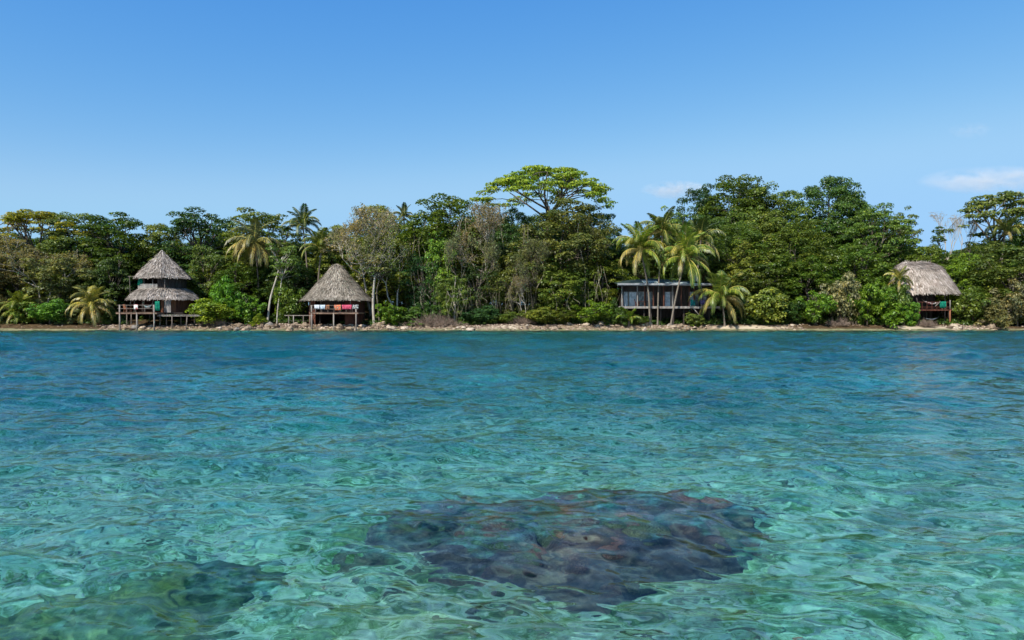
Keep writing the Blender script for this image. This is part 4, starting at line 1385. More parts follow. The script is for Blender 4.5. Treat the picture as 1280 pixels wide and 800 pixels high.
def glass_panel(pa, pb, curtain, nm):
    xa, xb = at(pa, 0, 94.5).x - W0.x, at(pb, 0, 94.5).x - W0.x
    f = MB(); z0, z1 = fz + 0.1, fz + 2.15
    for x in (xa, xb): f.box((x, -2.52, (z0 + z1) / 2), (0.08, 0.08, z1 - z0))
    for z in (z0, z1): f.box(((xa + xb) / 2, -2.52, z), (xb - xa - 0.09, 0.08, 0.08))
    fo = f.build('window', M_greywood, bung)
    c = MB(); nn = int((xb - xa) / 0.06); vs, fs = [], []
    for i in range(nn + 1):
        x = xa + 0.06 + (xb - xa - 0.12) * i / nn; y = -2.5 + 0.03 * math.sin(i * 1.3)
        vs += [(x, y, z0 + 0.05), (x, y, z1 - 0.05)]
    for i in range(nn): fs.append((2 * i, 2 * i + 2, 2 * i + 3, 2 * i + 1))
    c.add(vs, fs); c.build('curtain', curtain, fo)
for a, b, cm in ((778, 785, M_curtain), (786, 796, M_curtain), (798, 806, M_curtain2), (808, 815, M_curtain2), (831, 838, M_curtain), (839, 842, M_curtain2), (861, 868, M_curtain), (869, 873, M_curtain2), (878, 884, M_curtain)):
    glass_panel(a, b, cm, 'window')
for i, px in enumerate((776, 790, 806, 815, 827, 843, 856, 870, 888)):
    x = at(px, 0, 93).x - W0.x
    MB().box((x, -3.4, fz / 2 - 0.2), (0.16, 0.16, fz + 0.3)).build('stilt', M_darkwood, bung)
    MB().box((x, 2.0, fz / 2 - 0.2), (0.16, 0.16, fz + 0.3)).build('stilt', M_darkwood, bung)
plank_wall('underfloor_shade', bung, [(at(777, 0, 97).x - W0.x, 0.2), (at(886, 0, 97).x - W0.x, 0.2)], 0, fz - 0.1, M_darkwood, 0.2, 14)  # dark board sheet added to stand for the shade under the floor
pole('brace', bung, (at(867, 0, 93).x - W0.x, -3.9, fz - 0.15), (at(879, 0, 93).x - W0.x, -3.9, 0.55), 0.05, M_greywood)
plank_wall('left_wing', bung, [(xl - 2.2, 1.5), (xl + 0.3, 1.5)], -0.2, rz_ - 0.6, M_darkwood, 0.25, 15)
def table(loc, label, mat, w=1.6):
    t = empty('table', loc, label, 'table')
    MB().box((0, 0, 0.74), (w, 0.8, 0.05)).build('tabletop', mat, t)
    for a in (-1, 1):
        for b in (-1, 1): MB().box((a * (w / 2 - 0.1), b * 0.32, 0.355), (0.07, 0.07, 0.71)).build('leg', mat, t)
    return t
table((at(805, 0, 93.8).x, 93.85, W0.z + fz + 0.085), 'dark red table on the left of the bungalow veranda', M_redwood, 1.7)
chair((at(796.5, 0, 93.8).x, 93.7, W0.z + fz + 0.085), 'dark wooden chair left of the veranda table', 1.2, M_redwood)
hung_cloth('towel', 'purple towel hanging at the right end of the bungalow veranda', 'towel', at(875, 0, 93.2).x, at(881, 0, 93.2).x, 93.2, W0.z + fz + 0.98, 0.6, M_purple_c, seed=8)
hung_cloth('towel', 'teal towel hanging beside the purple one on the bungalow veranda', 'towel', at(863, 0, 93.2).x, at(869, 0, 93.2).x, 93.2, W0.z + fz + 0.98, 0.75, M_teal_c, seed=9)
rb = MB(); xa, xb = at(862, 0, 93.2).x - W0.x, at(884, 0, 93.2).x - W0.x
rb.box(((xa + xb) / 2, -3.8, fz + 0.94), (xb - xa, 0.05, 0.05))
rb.build('veranda_rail', M_darkwood, bung)

# ------------------------------------------------------------------ the ragged thatched hut on the right
RX, RY = (1155 - 640) * 96.5 / FPX, 96.5
rag = empty('thatched_hut', (RX, RY, gz(RX, RY)), 'small stilt hut on the right with a ragged brown thatched hip roof', 'hut')
W0 = rag.location
TR = lambda px, py, y: at(px, py, y) - W0
ez = TR(0, 364, 93).z; rdz = TR(0, 328, 96.5).z
thatch_roof('roof', rag, [(2.75, ez), (2.5, ez + 0.9), (2.1, ez + 1.9), (1.35, rdz - 0.75), (0.8, rdz - 0.3), (0.2, rdz)], M_thatch3, 13, ridge=1.6, drift=-1.1, off=(-0.2, 0, 0), sides=0, ragged=0.11, strip=(0.065, 0.8), squash=1.25,
            holes=((TR(1147, 355.5, 94).x, TR(0, 355.5, 94).z, 0.42), (TR(1129, 358, 94).x, TR(0, 358, 94).z, 0.36)))
mb = MB(); rr_ = random.Random(4)
for i in range(240):
    x = rr_.uniform(-3.1, 0.6); y = rr_.uniform(-0.8, 0.5)
    a = Vector((x, y, rdz - 0.25)); d = Vector((rr_.uniform(-.5, .5), rr_.uniform(-.6, .3), rr_.uniform(0.15, 1))) * rr_.uniform(0.3, 0.65)
    w = Vector((0.035, 0, 0)); mb.add([a - w, a + w, a + d + w * 0.3, a + d - w * 0.3], [(0, 1, 2, 3)])
mb.build('ridge_straw', M_thatch3, rag)
dz = TR(0, 386.5, 93).z
dl, dr = TR(1147, 0, 93).x, TR(1190, 0, 93).x
deck('deck', rag, dl, dr, -3.55, 0.5, dz, M_redwood, 0.06, 17)
plank_wall('back_wall', rag, [(dl - 2.0, -0.6), (dl + 0.2, -0.6), (dr - 0.4, -0.4), (dr - 0.4, 2.5)], dz, ez + 0.9, M_darkwood, 0.2, 18)
plank_wall('underfloor_shade', rag, [(dl, 0.2), (dr - 0.4, 0.2)], -0.2, dz - 0.1, M_darkwood, 0.25, 19)  # dark sheet added in place of the shade beneath the deck
for i, px in enumerate((1149.5, 1188)):
    x = TR(px, 0, 93).x
    pole('stilt', rag, (x, -3.4, -0.7), (x, -3.4, dz), 0.1, M_orange if i else M_redwood)
    pole('porch_post', rag, (x, -3.4, dz + 0.03), (x, -3.4, dz + 1.25) if i else (x, -2.2, ez + 0.3), 0.08, M_whitepost if i else M_darkwood)
for px, y in ((1181, -2.0), (1158, -2.0), (1189, -1.4), (1172, -0.2)):
    x = TR(px, 0, 94.5).x
    pole('post', rag, (x, y, -0.5), (x, y, ez + 0.4), 0.07, M_darkwood if px != 1181 else M_post)
rb = MB()
rb.box(((dl + dr) / 2, -3.4, dz + 0.98), (dr - dl - 0.3, 0.045, 0.06)); rb.box(((dl + dr) / 2, -3.4, dz + 0.3), (dr - dl - 0.3, 0.04, 0.05))
for i in range(1, 7): rb.box((dl + i * (dr - dl) / 7, -3.4, dz + 0.5), (0.04, 0.038, 0.94))
rb.build('railing', M_redwood, rag)
hammock('white and red hammock slung on the porch of the ragged thatched hut', at(1152, 373.5, 93.8), at(1176, 375, 93.8), 0.72, M_hstripe, 0.42)
hammock('grey hammock slung under the deck of the ragged thatched hut', at(1154, 396, 94), at(1174, 395.5, 94), 0.5, M_grey_c, 0.36)
hung_cloth('green_cloth', 'green cloth hung over the rail of the ragged thatched hut', 'cloth', at(1174.5, 0, 93.1).x, at(1182.5, 0, 93.1).x, 93.1, W0.z + dz + 1.02, 0.82, M_green_c, seed=12)
pole('leaning_pole', rag, TR(1169, 383, 93.0), TR(1175, 377, 93.0), 0.05, M_whitepost)

# ------------------------------------------------------------------ the forest
seg_of = lambda px: ('left of the tower hut' if px < 150 else 'behind the tower hut' if px < 260 else 'between the tower hut and the conical hut' if px < 380 else
                     'behind the conical hut' if px < 470 else 'between the conical hut and the tall flat crowned tree' if px < 620 else 'below the tall flat crowned tree' if px < 770 else
                     'behind the bungalow' if px < 900 else 'right of the bungalow' if px < 1090 else 'behind the ragged thatched hut' if px < 1210 else 'at the right edge of the forest')
TREES = [
 # kind, px, top, width, y, tint, label, bark
 ('umb1', 48, 264, 105, 103, 'yellow', 'yellow green open crowned tree with bare outer limbs at the far left', None),
 ('big', 95, 268, 95, 105, 'olive', 'olive green broad tree second from the left', None),
 ('big', 20, 300, 90, 98, 'grey', 'grey green scraggly tree low at the far left', None),
 ('mid', 75, 318, 80, 96.5, 'grey', 'grey green bushy tree above the low palms at left', None),
 ('layer', 150, 270, 80, 104, 'dark', 'dark tree with a notched top left of the tower hut', None),
 ('mid', 140, 318, 50, 98, 'dark', 'dark leafy tree beside the left wall of the tower hut', None),
 ('big', 205, 281, 70, 106, 'mid', 'mid green tree rising straight above the tower hut roof', None),
 ('layer', 250, 260, 82, 105, 'deep', 'tall dark green tree topping the forest right of the tower hut', None),
 ('mid', 258, 308, 46, 98.5, 'mid', 'green tree touching the right side of the tower hut roof', None),
 ('layer', 330, 264, 80, 106, 'mid', 'layered tree standing between the two left coconut palms', None),
 ('mid', 300, 330, 60, 97.5, 'dark', 'dark bushy tree under the drooping grey palm', None),
 ('mid', 362, 320, 62, 98, 'deep', 'dark tree left of the conical hut behind the pale leaning trunk', None),
 ('big', 415, 283, 66, 108, 'light', 'pale green tree rising behind the conical hut', None),
 ('sparse', 462, 262, 96, 98, 'grey', 'sparse grey brown tree with fine twigs right of the conical hut', M_pale),
 ('sparse', 492, 285, 80, 96.5, 'olive', 'thin twiggy olive tree just right of the sparse grey tree', M_pale),
 ('big', 478, 258, 80, 110, 'light', 'light green tree whose top shows above the sparse grey tree', None),
 ('big', 560, 246, 110, 104, 'mid', 'broad rounded green tree left of the tall flat crowned tree', None),
 ('mid', 550, 292, 50, 98.5, 'bright', 'bright green leafy crown hanging in the middle of the broad rounded tree', None),
 ('mid', 568, 343, 46, 93.8, 'light', 'small light green tree with a slim pale trunk at the shore', M_pale),
 ('vine', 600, 330, 60, 97, 'deep', 'dark blue green tree hung with creepers', None),
 ('sparse', 618, 256, 78, 99, 'brown', 'brown twiggy half bare tree left of the flat crowned tree', M_pale),
 ('sparse', 588, 290, 60, 95.5, 'grey', 'thin grey green tree with pale forked trunks left of the creeper hung tree', None),
 ('sparse', 722, 268, 70, 97, 'olive', 'fine twigged olive tree between the flat crowned tree and the bungalow', None),
 ('sparse', 668, 300, 60, 96, 'grey', 'grey twiggy tree at mid height beneath the flat crowned tree', None),
 ('sparse', 60, 300, 90, 95.2, 'grey', 'fine twigged grey green tree in front of the olive one at left', M_pale),
 ('umb0', 684, 210, 156, 104, 'lime', 'tall flat crowned tree with lime green foliage on fan shaped limbs', None),
 ('big', 640, 262, 60, 107, 'deep', 'dark tree under the left half of the flat crowned tree', None),
 ('big', 704, 252, 112, 99.5, 'olive', 'broad olive brown tree under the right half of the flat crowned tree', None),
 ('vine', 640, 325, 60, 97, 'olive', 'creeper covered tree low beneath the flat crowned tree', None),
 ('sparse', 655, 345, 36, 94.5, 'grey', 'grey tangled sapling at the shore beneath the flat crowned tree', M_pale),
 ('big', 748, 262, 66, 110, 'dark', 'dark tree at the right shoulder of the flat crowned tree', None),
 ('mid', 700, 335, 75, 96, 'mid', 'mid green bushy tree at the shore below the flat crowned tree', None),
 ('mid', 752, 318, 60, 97.5, 'mid', 'green bushy tree left of the bungalow', None),
 ('big', 800, 300, 60, 106, 'dark', 'dark tree behind the left bungalow palm', None),
 ('layer', 838, 262, 60, 112, 'light', 'feathery light green tree above the bungalow palms', None),
 ('big', 878, 232, 60, 122, 'deep', 'dark blue green tree at the left shoulder of the domed tree', None),
 ('big', 920, 221, 98, 120, 'dark', 'large dark domed tree on the rise right of the bungalow', None),
 ('big', 1034, 222, 96, 118, 'dark', 'tall wide tree with an uneven top right of the domed tree', None),
 ('big', 974, 234, 84, 113, 'mid', 'mid green tree between the two tallest trees on the right', None),
 ('big', 1068, 243, 70, 114, 'mid', 'green tree filling the right shoulder of the tall uneven tree', None),
 ('big', 940, 232, 70, 117, 'dark', 'dark tree pressed against the right side of the domed tree', None),
 ('big', 930, 278, 80, 103, 'mid', 'broad green tree in front of the domed tree', None),
 ('big', 995, 276, 85, 102, 'mid', 'broad green tree in the middle of the right hand forest', None),
 ('big', 880, 300, 60, 107, 'deep', 'dark tree behind the right end of the bungalow', None),
 ('mid', 950, 325, 60, 97.5, 'dark', 'dark tree behind the yellow green shrub', None),
 ('mid', 1010, 320, 66, 98, 'mid', 'bushy green tree left of the grey leaved shrub', None),
 ('layer', 1092, 258, 76, 106, 'mid', 'green tree with open top layers left of the ragged thatched hut', None),
 ('layer', 1124, 262, 46, 110, 'mid', 'small round headed tree on the skyline above the ragged roof', None),
 ('mid', 1075, 305, 66, 99, 'mid', 'green tree behind the bright shrub left of the ragged hut', None),
 ('bare', 1178, 262, 52, 110, 'grey', 'leafless grey twig tree on the skyline behind the ragged hut', M_pale),
 ('bare', 1196, 266, 50, 112, 'grey', 'second leafless tree on the skyline close to the layered tree', M_pale),
 ('slim', 1172, 284, 34, 107, 'dark', 'slim dark tree in front of the leafless trees', None),
 ('mid', 1150, 308, 66, 103, 'light', 'leafy green tree directly behind the ragged roof', None),
 ('mid', 1205, 318, 55, 99, 'bright', 'fresh green tree at the right corner of the ragged roof', None),
 ('umb1', 1246, 242, 98, 107, 'mid', 'wide layered tree with open fan of limbs at the right end', None),
 ('mid', 1222, 300, 46, 102, 'dark', 'round dark tree under the layered tree at the right', None),
 ('mid', 1262, 302, 86, 96, 'olive', 'large grey green sprawling tree at the right edge of the photo', None),
 ('big', 1290, 262, 60, 104, 'mid', 'green tree cut by the right edge of the photo', None),
 ('big', -22, 285, 60, 103, 'olive', 'olive tree cut by the left edge of the photo', None),
 ('vine', 530, 318, 50, 97.5, 'deep', 'dark tree in the gap left of the slim light green tree', None),
]
for k, px, top, w, y, ti, lab, bk in TREES:
    tree(k, px, top, w, y, ti, lab, bark=bk)

fill = random.Random(9)
skyline = [(-240, 296), (0, 292), (60, 290), (110, 292), (190, 300), (262, 285), (300, 290), (400, 292), (440, 285), (520, 275), (600, 275), (640, 268), (740, 275), (790, 305), (830, 285), (900, 260), (1060, 268), (1100, 290), (1150, 312), (1200, 305), (1240, 285), (1520, 284)]
def sky_at(px):
    for (a, b), (c, d) in zip(skyline[:-1], skyline[1:]):
        if a <= px <= c: return b + (d - b) * (px - a) / (c - a)
    return 290
for row, (y0, y1, drop, wd) in enumerate(((109, 114, 1, 70), (122, 130, 8, 95), (99.5, 102, 36, 62))):
    px = -230
    while px < 1510:
        y = fill.uniform(y0, y1)
        top = sky_at(px) + drop + fill.uniform(0, 16)
        if not (row == 2 and (155 < px < 255 or 385 < px < 460 or 770 < px < 900 or 1105 < px < 1200)):
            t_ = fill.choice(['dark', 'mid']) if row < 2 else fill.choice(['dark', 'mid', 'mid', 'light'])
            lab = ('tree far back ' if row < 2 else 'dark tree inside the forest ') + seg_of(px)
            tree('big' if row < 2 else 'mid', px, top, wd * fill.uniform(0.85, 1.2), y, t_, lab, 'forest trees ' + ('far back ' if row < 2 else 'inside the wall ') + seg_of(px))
        px += wd * fill.uniform(0.42, 0.62)

SHRUBS = [
 (776, 384, 26, 93.0, 'dark', 'dark low shrub before the left stilts of the bungalow'),
 (868, 391, 26, 92.6, 'mid', 'low green shrub under the right half of the bungalow'),
 (800, 393, 22, 93.2, 'dark', 'low dark shrub between the young palm and the bungalow stilts'),
 (28, 372, 46, 94, 'yellow', 'yellow green shrub at the shore far left'),
 (62, 374, 40, 93.6, 'bright', 'green shrub between the two low palms at left'),
 (90, 380, 34, 95, 'grey', 'grey green shrub behind the dried low palm'),
 (138, 384, 26, 95.5, 'dark', 'dark shrub behind the left stilts of the tower hut'),
 (266, 374, 48, 93.2, 'lime', 'bright yellow green shrub just right of the tower hut'),
 (284, 345, 34, 95.5, 'bright', 'tall fresh green shrub behind the yellow green shrub'),
 (310, 368, 40, 94.5, 'bright', 'broad leaved green shrub left of the pale leaning trunk'),
 (325, 392, 22, 92.6, 'lime', 'low lime green shrub on the bank near the leaning trunk'),
 (362, 352, 34, 95.5, 'light', 'pale green shrub left of the conical hut'),
 (490, 378, 42, 93.6, 'bright', 'bright green shrub right of the two grey trunks'),
 (518, 384, 40, 94.2, 'mid', 'green shrub behind the heap of dead branches'),
 (545, 372, 34, 95.5, 'dark', 'dark shrub left of the slim light green tree'),
 (600, 382, 46, 95, 'deep', 'dark blue green shrub in the shade right of the slim tree'),
 (634, 390, 30, 94, 'mid', 'small green shrub at the shore with yellow leaves'),
 (672, 384, 44, 94, 'light', 'loose light green shrub above the rubble bank'),
 (706, 386, 36, 93.6, 'mid', 'mid green shrub left of the dense rounded shrub'),
 (741, 376, 48, 93.2, 'bright', 'dense rounded bright green shrub left of the bungalow'),
 (768, 372, 22, 96, 'dark', 'dark shrub against the left side of the bungalow'),
 (922, 372, 30, 95.6, 'dark', 'dark shrub behind the drooping low palm'),
 (955, 361, 50, 93.6, 'light', 'large yellow green shrub right of the drooping low palm'),
 (990, 376, 40, 94.6, 'dark', 'dark green shrub right of the yellow green shrub'),
 (1020, 364, 46, 93.6, 'bright', 'fresh green shrub left of the grey leaved shrub'),
 (1050, 342, 42, 94.6, 'grey', 'tall grey leaved shrub among green ones'),
 (1084, 352, 48, 93.8, 'bright', 'large bright green shrub left of the ragged hut'),
 (1112, 360, 46, 93.2, 'bright', 'bright green shrub in front of the ragged hut wall'),
 (1118, 346, 30, 93.6, 'mid', 'tall green shrub hiding the left end of the ragged thatched hut'),
 (1136, 372, 30, 92.8, 'bright', 'small bright green shrub touching the ragged hut deck'),
 (1216, 358, 40, 94, 'mid', 'green shrub just right of the ragged hut'),
 (1240, 372, 40, 93.4, 'grey', 'grey green shrub near the right end of the shore'),
 (1272, 350, 50, 93.6, 'grey', 'tall grey green shrub at the right edge of the photo'),
 (1300, 350, 50, 94.0, 'olive', 'olive shrub just beyond the right edge shrub'),
 (-12, 365, 50, 94, 'grey', 'grey green shrub cut by the left edge'),
]
for px, top, w, y, ti, lab in SHRUBS:
    tree('shrub', px, top, w, y - (1.6 if (px < 140 or 985 < px < 1110 or px > 1230) else 0.8), ti, lab)

# palms
palm('left coconut palm in front of the bungalow with yellow green arching fronds', 800, 312, 92.5, 812, 34, seed=1, base_y=92.0, n=(6, 11, 10), tint=(0.14, 0.19, 0.024), bow=0.9)
palm('right coconut palm in front of the bungalow on a leaning grey trunk', 857, 322, 92.0, 838, 37, seed=2, base_y=91.6, n=(7, 11, 10), tint=(0.14, 0.19, 0.024), bow=0.3)
palm('thin coconut palm between the two bungalow palms with a higher crown', 828, 291, 94.0, 822, 30, seed=3, base_y=92.2, n=(6, 10, 8), tint=(0.10, 0.13, 0.025), trunk_r=0.1, bow=0.3)
palm('low coconut palm with fronds drooping to the shore right of the bungalow', 902, 372, 91.8, 906, 33, seed=4, n=(8, 11, 13), tint=(0.13, 0.18, 0.03), bow=0.1, nuts=0, dry=0.15)
palm('young palm without a trunk in front of the bungalow', 786, 401, 91.8, 786, 17, seed=5, n=(7, 5, 0), tint=(0.14, 0.22, 0.02), bow=0, nuts=0, dry=0.0)
palm('coconut palm with drooping grey green fronds left of the leaning trunk', 318, 303, 98.0, 322, 32, seed=6, n=(4, 8, 18), tint=(0.12, 0.13, 0.05), dry=0.3, trunk_r=0.12)
palm('coconut palm standing highest on the skyline above the conical hut', 379, 283, 103.0, 384, 25, seed=7, n=(5, 8, 5), tint=(0.055, 0.085, 0.02), dry=0.05)
palm('coconut palm close behind the left slope of the conical roof', 402, 312, 99.5, 398, 26, seed=8, n=(6, 8, 3), tint=(0.10, 0.13, 0.022))
palm('low yellowing palm with dry fronds at the shore left of the tower hut', 114, 382, 92.6, 118, 27, seed=9, n=(6, 9, 12), tint=(0.17, 0.17, 0.04), dry=0.4, nuts=0, bow=0)
palm('low yellow green palm at the shore near the left edge', 26, 388, 92.8, 28, 25, seed=10, n=(8, 10, 8), tint=(0.17, 0.20, 0.03), dry=0.1, nuts=0, bow=0)
palm('thin palm leaning before the left side of the ragged thatched roof', 1124, 350, 92.6, 1130, 17, seed=11, n=(5, 5, 3), tint=(0.13, 0.15, 0.03), dry=0.3, nuts=0, bow=0.1, trunk_r=0.11)
palm('small palm showing its crown behind the forest left of centre', 505, 272, 112, 506, 17, seed=12, n=(5, 7, 3), tint=(0.05, 0.08, 0.02))
palm('coconut palm standing in front of the layered tree at the right end', 1256, 290, 104, 1252, 24, seed=13, n=(6, 7, 3), tint=(0.09, 0.12, 0.025))
palm('coconut palm crown half hidden behind the right bungalow palm', 876, 300, 98, 872, 28, seed=14, n=(5, 8, 4), tint=(0.07, 0.10, 0.025))

def leaning(label, pts, r0, r1, bark, seed, crown_tint='mid'):
    """A slim curved trunk with a small crown; pts are (px, py, y)."""
    rr = random.Random(seed)
    P = [at(*p) for p in pts]
    g = gz(P[0].x, P[0].y)
    e = empty('slim_tree', (P[0].x, P[0].y, g), label, 'tree')
    L = [p - e.location for p in P]; L[0].z = -0.3
    dense = []
    for i in range(len(L) - 1):
        for k in range(4): dense.append(L[i].lerp(L[i + 1], k / 4))
    dense.append(L[-1])
    for _ in range(3):
        dense = [dense[0]] + [(dense[i - 1] + dense[i] * 2 + dense[i + 1]) / 4 for i in range(1, len(dense) - 1)] + [dense[-1]]
    mb = MB(); mb.tube(dense, [r0 + (r1 - r0) * i / (len(dense) - 1) for i in range(len(dense))], 8)
    r = np.random.default_rng(seed); Vs = []
    for k in range(16):
        c = L[-1] + Vector((rr.uniform(-2.0, 2.0), rr.uniform(-1.2, 1.2), rr.uniform(-0.6, 1.8)))
        limb(mb, dense[-3], c, r1 * 0.7, 0.02, rr, 4)
        Vs.append(cluster_leaves(np.array(c), 0.75, 0.5, 70, 0.28, r))
    mb.build('trunk', bark, e, True)
    me = leaf_mesh('crown', np.concatenate(Vs), M_leaf)
    o = link(bpy.data.objects.new('crown', me), e); o.color = (*TINT[crown_tint], 1)
leaning('slim tree with a pale curved trunk leaning right between the two left huts', [(334, 403, 93.5), (337, 375, 93.8), (345, 350, 94.2), (353, 322, 94.6)], 0.17, 0.09, M_pale, 1)
leaning('slim upright pale trunked tree right of the curved one', [(346, 406, 92.8), (347, 385, 93.2), (351, 360, 93.6), (353, 340, 94)], 0.11, 0.06, M_pale, 2)
leaning('straight grey trunked tree at the right wall of the conical hut', [(468, 402, 92.8), (466, 382, 93), (467, 360, 93.2), (470, 335, 93.5)], 0.2, 0.13, M_pale, 3, 'grey')
leaning('thin reddish trunked tree close to the straight grey trunk', [(475, 401, 93), (472, 380, 93.2), (470, 362, 93.3), (478, 340, 93.6)], 0.1, 0.06, M_bark, 4, 'olive')

# undergrowth that nobody could count: low leaves along the bank
r = np.random.default_rng(71)
Vs = []
for k in range(1100):
    px = r.uniform(-240, 1510)
    if (150 < px < 248 or 385 < px < 455 or 1150 < px < 1188) and r.random() < 0.8: continue
    y = r.uniform(92.7, 98.5); x = (px - 640) * y / FPX
    h = r.uniform(0.25, 1.1) * (0.5 + 0.5 * (y - 92.7) / 4)
    Vs.append(cluster_leaves(np.array([x, y, gz(x, y) + h * 0.5]), r.uniform(0.5, 1.0), 0.9, 60, 0.24, r))
me = leaf_mesh('undergrowth', np.concatenate(Vs), M_leaf)
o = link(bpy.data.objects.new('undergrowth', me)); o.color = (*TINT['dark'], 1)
tag(o, 'dark low undergrowth along the foot of the forest', 'undergrowth', kind='stuff')
Vs = []
for k in range(900):
    px = r.uniform(-240, 1510); y = r.uniform(103, 118); x = (px - 640) * y / FPX
    Vs.append(cluster_leaves(np.array([x, y, gz(x, y) + r.uniform(0.5, 6.0)]), r.uniform(0.9, 1.8), 0.8, 55, 0.4, r))
me = leaf_mesh('understory', np.concatenate(Vs), M_leaf)
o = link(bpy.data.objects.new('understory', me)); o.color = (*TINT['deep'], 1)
tag(o, 'dark understory leaves deep inside the forest', 'undergrowth', kind='stuff')

# ------------------------------------------------------------------ rubble bank, brush, clouds
M_stone = island_mat('shore_stone_small', [(0, (0.05, 0.04, 0.03)), (0.4, (0.20, 0.14, 0.10)), (0.75, (0.40, 0.30, 0.22)), (1, (0.60, 0.50, 0.40))])
def obj_stone_mat():
    m, nt, out = new_mat('shore_stone')
    oi = nt.nodes.new('ShaderNodeObjectInfo')
    c = ramp(nt, oi.outputs['Random'], [(0, (0.05, 0.04, 0.035)), (0.3, (0.20, 0.155, 0.11)), (0.65, (0.36, 0.29, 0.215)), (0.9, (0.56, 0.48, 0.38)), (1, (0.20, 0.19, 0.18))])
    v = coords(nt, 'Object')
    c = mixc(nt, c, ramp(nt, noise_tex(nt, 1.8, 5, 0.7, v), [(0.3, (0.55, 0.52, 0.5)), (0.7, (1.25, 1.2, 1.15))]), 1.0, 'MULTIPLY')
    b = nt.nodes.new('ShaderNodeBsdfDiffuse'); nt.links.new(c, b.inputs['Color']); nt.links.new(b.outputs[0], out.inputs['Surface'])
    return m
M_bigstone = obj_stone_mat()
def rock_mesh(seed):
    me = knob_mesh('shore_stone', seed, M_bigstone, 0.5, 7, 9)
    me.polygons.foreach_set('use_smooth', [False] * len(me.polygons))
    return me
rocks = [rock_mesh(11.3 * k + 2) for k in range(7)]
SEG = [(128, 214, 26, 'on the shore under the tower hut', 0.8), (214, 385, 62, 'on the shore between the tower hut and the conical hut', 0.95), (385, 460, 36, 'on the shore under the conical hut', 1.0), (460, 560, 46, 'on the shore just right of the conical hut', 0.95),
       (560, 770, 62, 'on the shore below the tall flat crowned tree', 0.85), (770, 900, 44, 'on the shore in front of the bungalow', 0.9), (965, 1005, 5, 'on the beach right of the drooping low palm', 0.8), (1185, 1250, 19, 'on the shore right of the ragged thatched hut', 1.1)]
rk = random.Random(31)
for a, b, n_, where, sc in SEG:
    for i in range(n_):
        for _ in range(12):
            px = rk.uniform(a, b); x = (px - 640) * 91 / FPX
            if float(vnoise(x, 0, 2.2, 20)) + rk.uniform(-0.5, 0.5) > 0: break
        d = rk.uniform(0.1, 2.9)
        y = float(shore_y(x)) + d
        o = link(bpy.data.objects.new('shore_stone', rk.choice(rocks)))
        s = (0.12 + 0.42 * rk.random() ** 2.2) * sc
        o.location = (x, y, gz(x, y) + s * 0.22)
        o.scale = (s * rk.uniform(0.9, 1.7), s * rk.uniform(0.8, 1.2), s * rk.uniform(0.5, 0.95))
        o.rotation_euler = (rk.uniform(-.3, .3), rk.uniform(-.3, .3), rk.uniform(0, 6))
        tag(o, 'pinkish tan rubble stone ' + where, 'stone', 'rubble stones ' + where)
n = 5200
px = np.concatenate([rng.uniform(a, b, int(n * (b - a) / 760)) for a, b, *_ in SEG] + [rng.uniform(-60, 1340, 700)])
x = (px - 640) * 91 / FPX; y = shore_y(x) + 0.05 + 3.2 * rng.random(len(x)) ** 0.8
scatter_stones('rubble', M_stone, np.stack([x, y, ground_z(x, y) + 0.01], -1), 0.05 + 0.12 * rng.random(len(x)), 8, 'stuff')

M_brush = tinted_bark('dead_branches', (0.10, 0.07, 0.05), (0.32, 0.235, 0.175))
def brush(label, px, y, w, h, n_, seed, mat=M_brush):
    rr = random.Random(seed); mb = MB(); x = (px - 640) * y / FPX
    for k in range(n_):
        a = Vector((rr.gauss(0, w * 0.3), rr.uniform(-0.8, 0.8), rr.uniform(-0.05, 0.15)))
        d = Vector((rr.uniform(-1, 1), rr.uniform(-.5, .5), rr.uniform(0.15, 1.0))).normalized() * rr.uniform(0.5, 1.0) * h * (1.3 - min(1, abs(a.x) / w))
        b = a + d
        mb.tube([a, (a + b) / 2 + Vector((rr.uniform(-.1, .1), 0, rr.uniform(-.1, .1))), b], [0.03, 0.022, 0.008], 3)
        for _ in range(2):
            s0 = a.lerp(b, rr.uniform(0.3, 0.8)); mb.tube([s0, s0 + Vector((rr.uniform(-1, 1), rr.uniform(-.5, .5), rr.uniform(-.2, 1))) * 0.35], [0.014, 0.006], 3)
    o = mb.build('brush_pile', mat)
    o.location = (x, y, gz(x, y))
    return tag(o, label, 'brush pile')
brush('heap of dead brown branches at the shore left of the slim light green tree', 543, 92.3, 5.2, 1.9, 420, 1)
brush('small heap of grey brushwood below the ragged thatched hut', 1158, 91.6, 1.5, 1.0, 230, 2)
brush('dry brown brushwood at the shore right of the tower hut', 268, 92.2, 3.4, 1.1, 200, 3)
brush('low dry branches at the shore below the flat crowned tree', 652, 92.6, 2.8, 1.3, 160, 4)
brush('dry branches at the foot of the grey leaved shrub', 1048, 91.8, 2.6, 1.2, 150, 5)

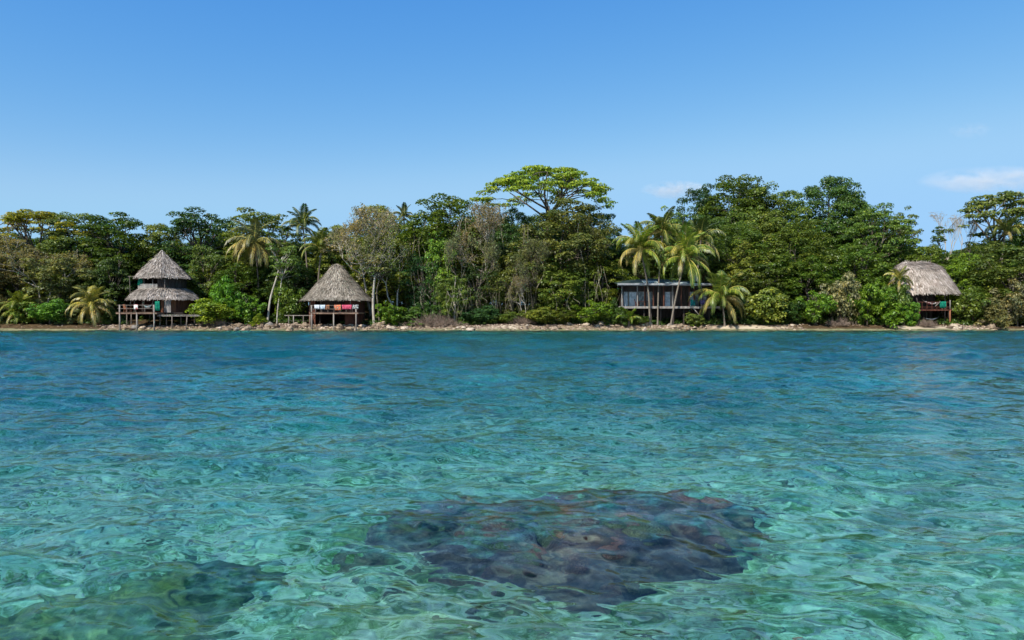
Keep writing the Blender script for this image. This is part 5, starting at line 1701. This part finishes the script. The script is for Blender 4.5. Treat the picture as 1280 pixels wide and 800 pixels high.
def cloud(label, px0, px1, py0, py1, dist, dens, seed):
    a, b = at(px0, py0, dist), at(px1, py1, dist)
    me = bpy.data.meshes.new('cloud')
    import bmesh
    bm = bmesh.new(); bmesh.ops.create_icosphere(bm, subdivisions=4, radius=1.0)
    for v_ in bm.verts:
        v_.co *= 1 + 0.12 * mnoise.noise(v_.co * 2.2 + Vector((seed, 0, 0)))
    bm.to_mesh(me); bm.free()
    m, nt, out = new_mat('cloud_vapour')
    pv = nt.nodes.new('ShaderNodeVolumePrincipled')
    pv.inputs['Color'].default_value = (1, 0.97, 0.96, 1)
    pv.inputs['Anisotropy'].default_value = -0.45
    v = coords(nt, 'Object', (2.6, 1.5, 1.1))
    f = noise_tex(nt, 1.0, 5, 0.62, v, 0.4)
    gr = nt.nodes.new('ShaderNodeVectorMath'); gr.operation = 'LENGTH'
    tcn = nt.nodes.new('ShaderNodeTexCoord'); nt.links.new(tcn.outputs['Object'], gr.inputs[0])
    s1 = nt.nodes.new('ShaderNodeMapRange'); nt.links.new(gr.outputs['Value'], s1.inputs['Value'])
    s1.inputs['From Min'].default_value = 0.25; s1.inputs['From Max'].default_value = 0.98; s1.inputs['To Min'].default_value = 1; s1.inputs['To Max'].default_value = 0
    s2 = nt.nodes.new('ShaderNodeMapRange'); nt.links.new(f, s2.inputs['Value'])
    s2.inputs['From Min'].default_value = 0.42; s2.inputs['From Max'].default_value = 0.62
    mu = nt.nodes.new('ShaderNodeMath'); mu.operation = 'MULTIPLY'; nt.links.new(s1.outputs[0], mu.inputs[0]); nt.links.new(s2.outputs[0], mu.inputs[1])
    mu2 = nt.nodes.new('ShaderNodeMath'); mu2.operation = 'MULTIPLY'; nt.links.new(mu.outputs[0], mu2.inputs[0]); mu2.inputs[1].default_value = dens
    nt.links.new(mu2.outputs[0], pv.inputs['Density']); nt.links.new(pv.outputs[0], out.inputs['Volume'])
    me.materials.append(m)
    o = link(bpy.data.objects.new('cloud', me))
    o.location = (a + b) / 2
    o.scale = (abs(b.x - a.x) / 2 * 1.15, abs(b.x - a.x) * 0.3, abs(a.z - b.z) / 2 * 1.3)
    return tag(o, label, 'cloud')
cloud('small white cloud low above the trees left of the domed tree', 803, 885, 228, 247, 1500, 0.028, 3)
cloud('flat pinkish white cloud at the right edge above the ragged hut', 1156, 1310, 212, 238, 1500, 0.016, 8)
cloud('faint wisp of cloud high on the right', 1186, 1238, 155, 172, 1500, 0.007, 5)
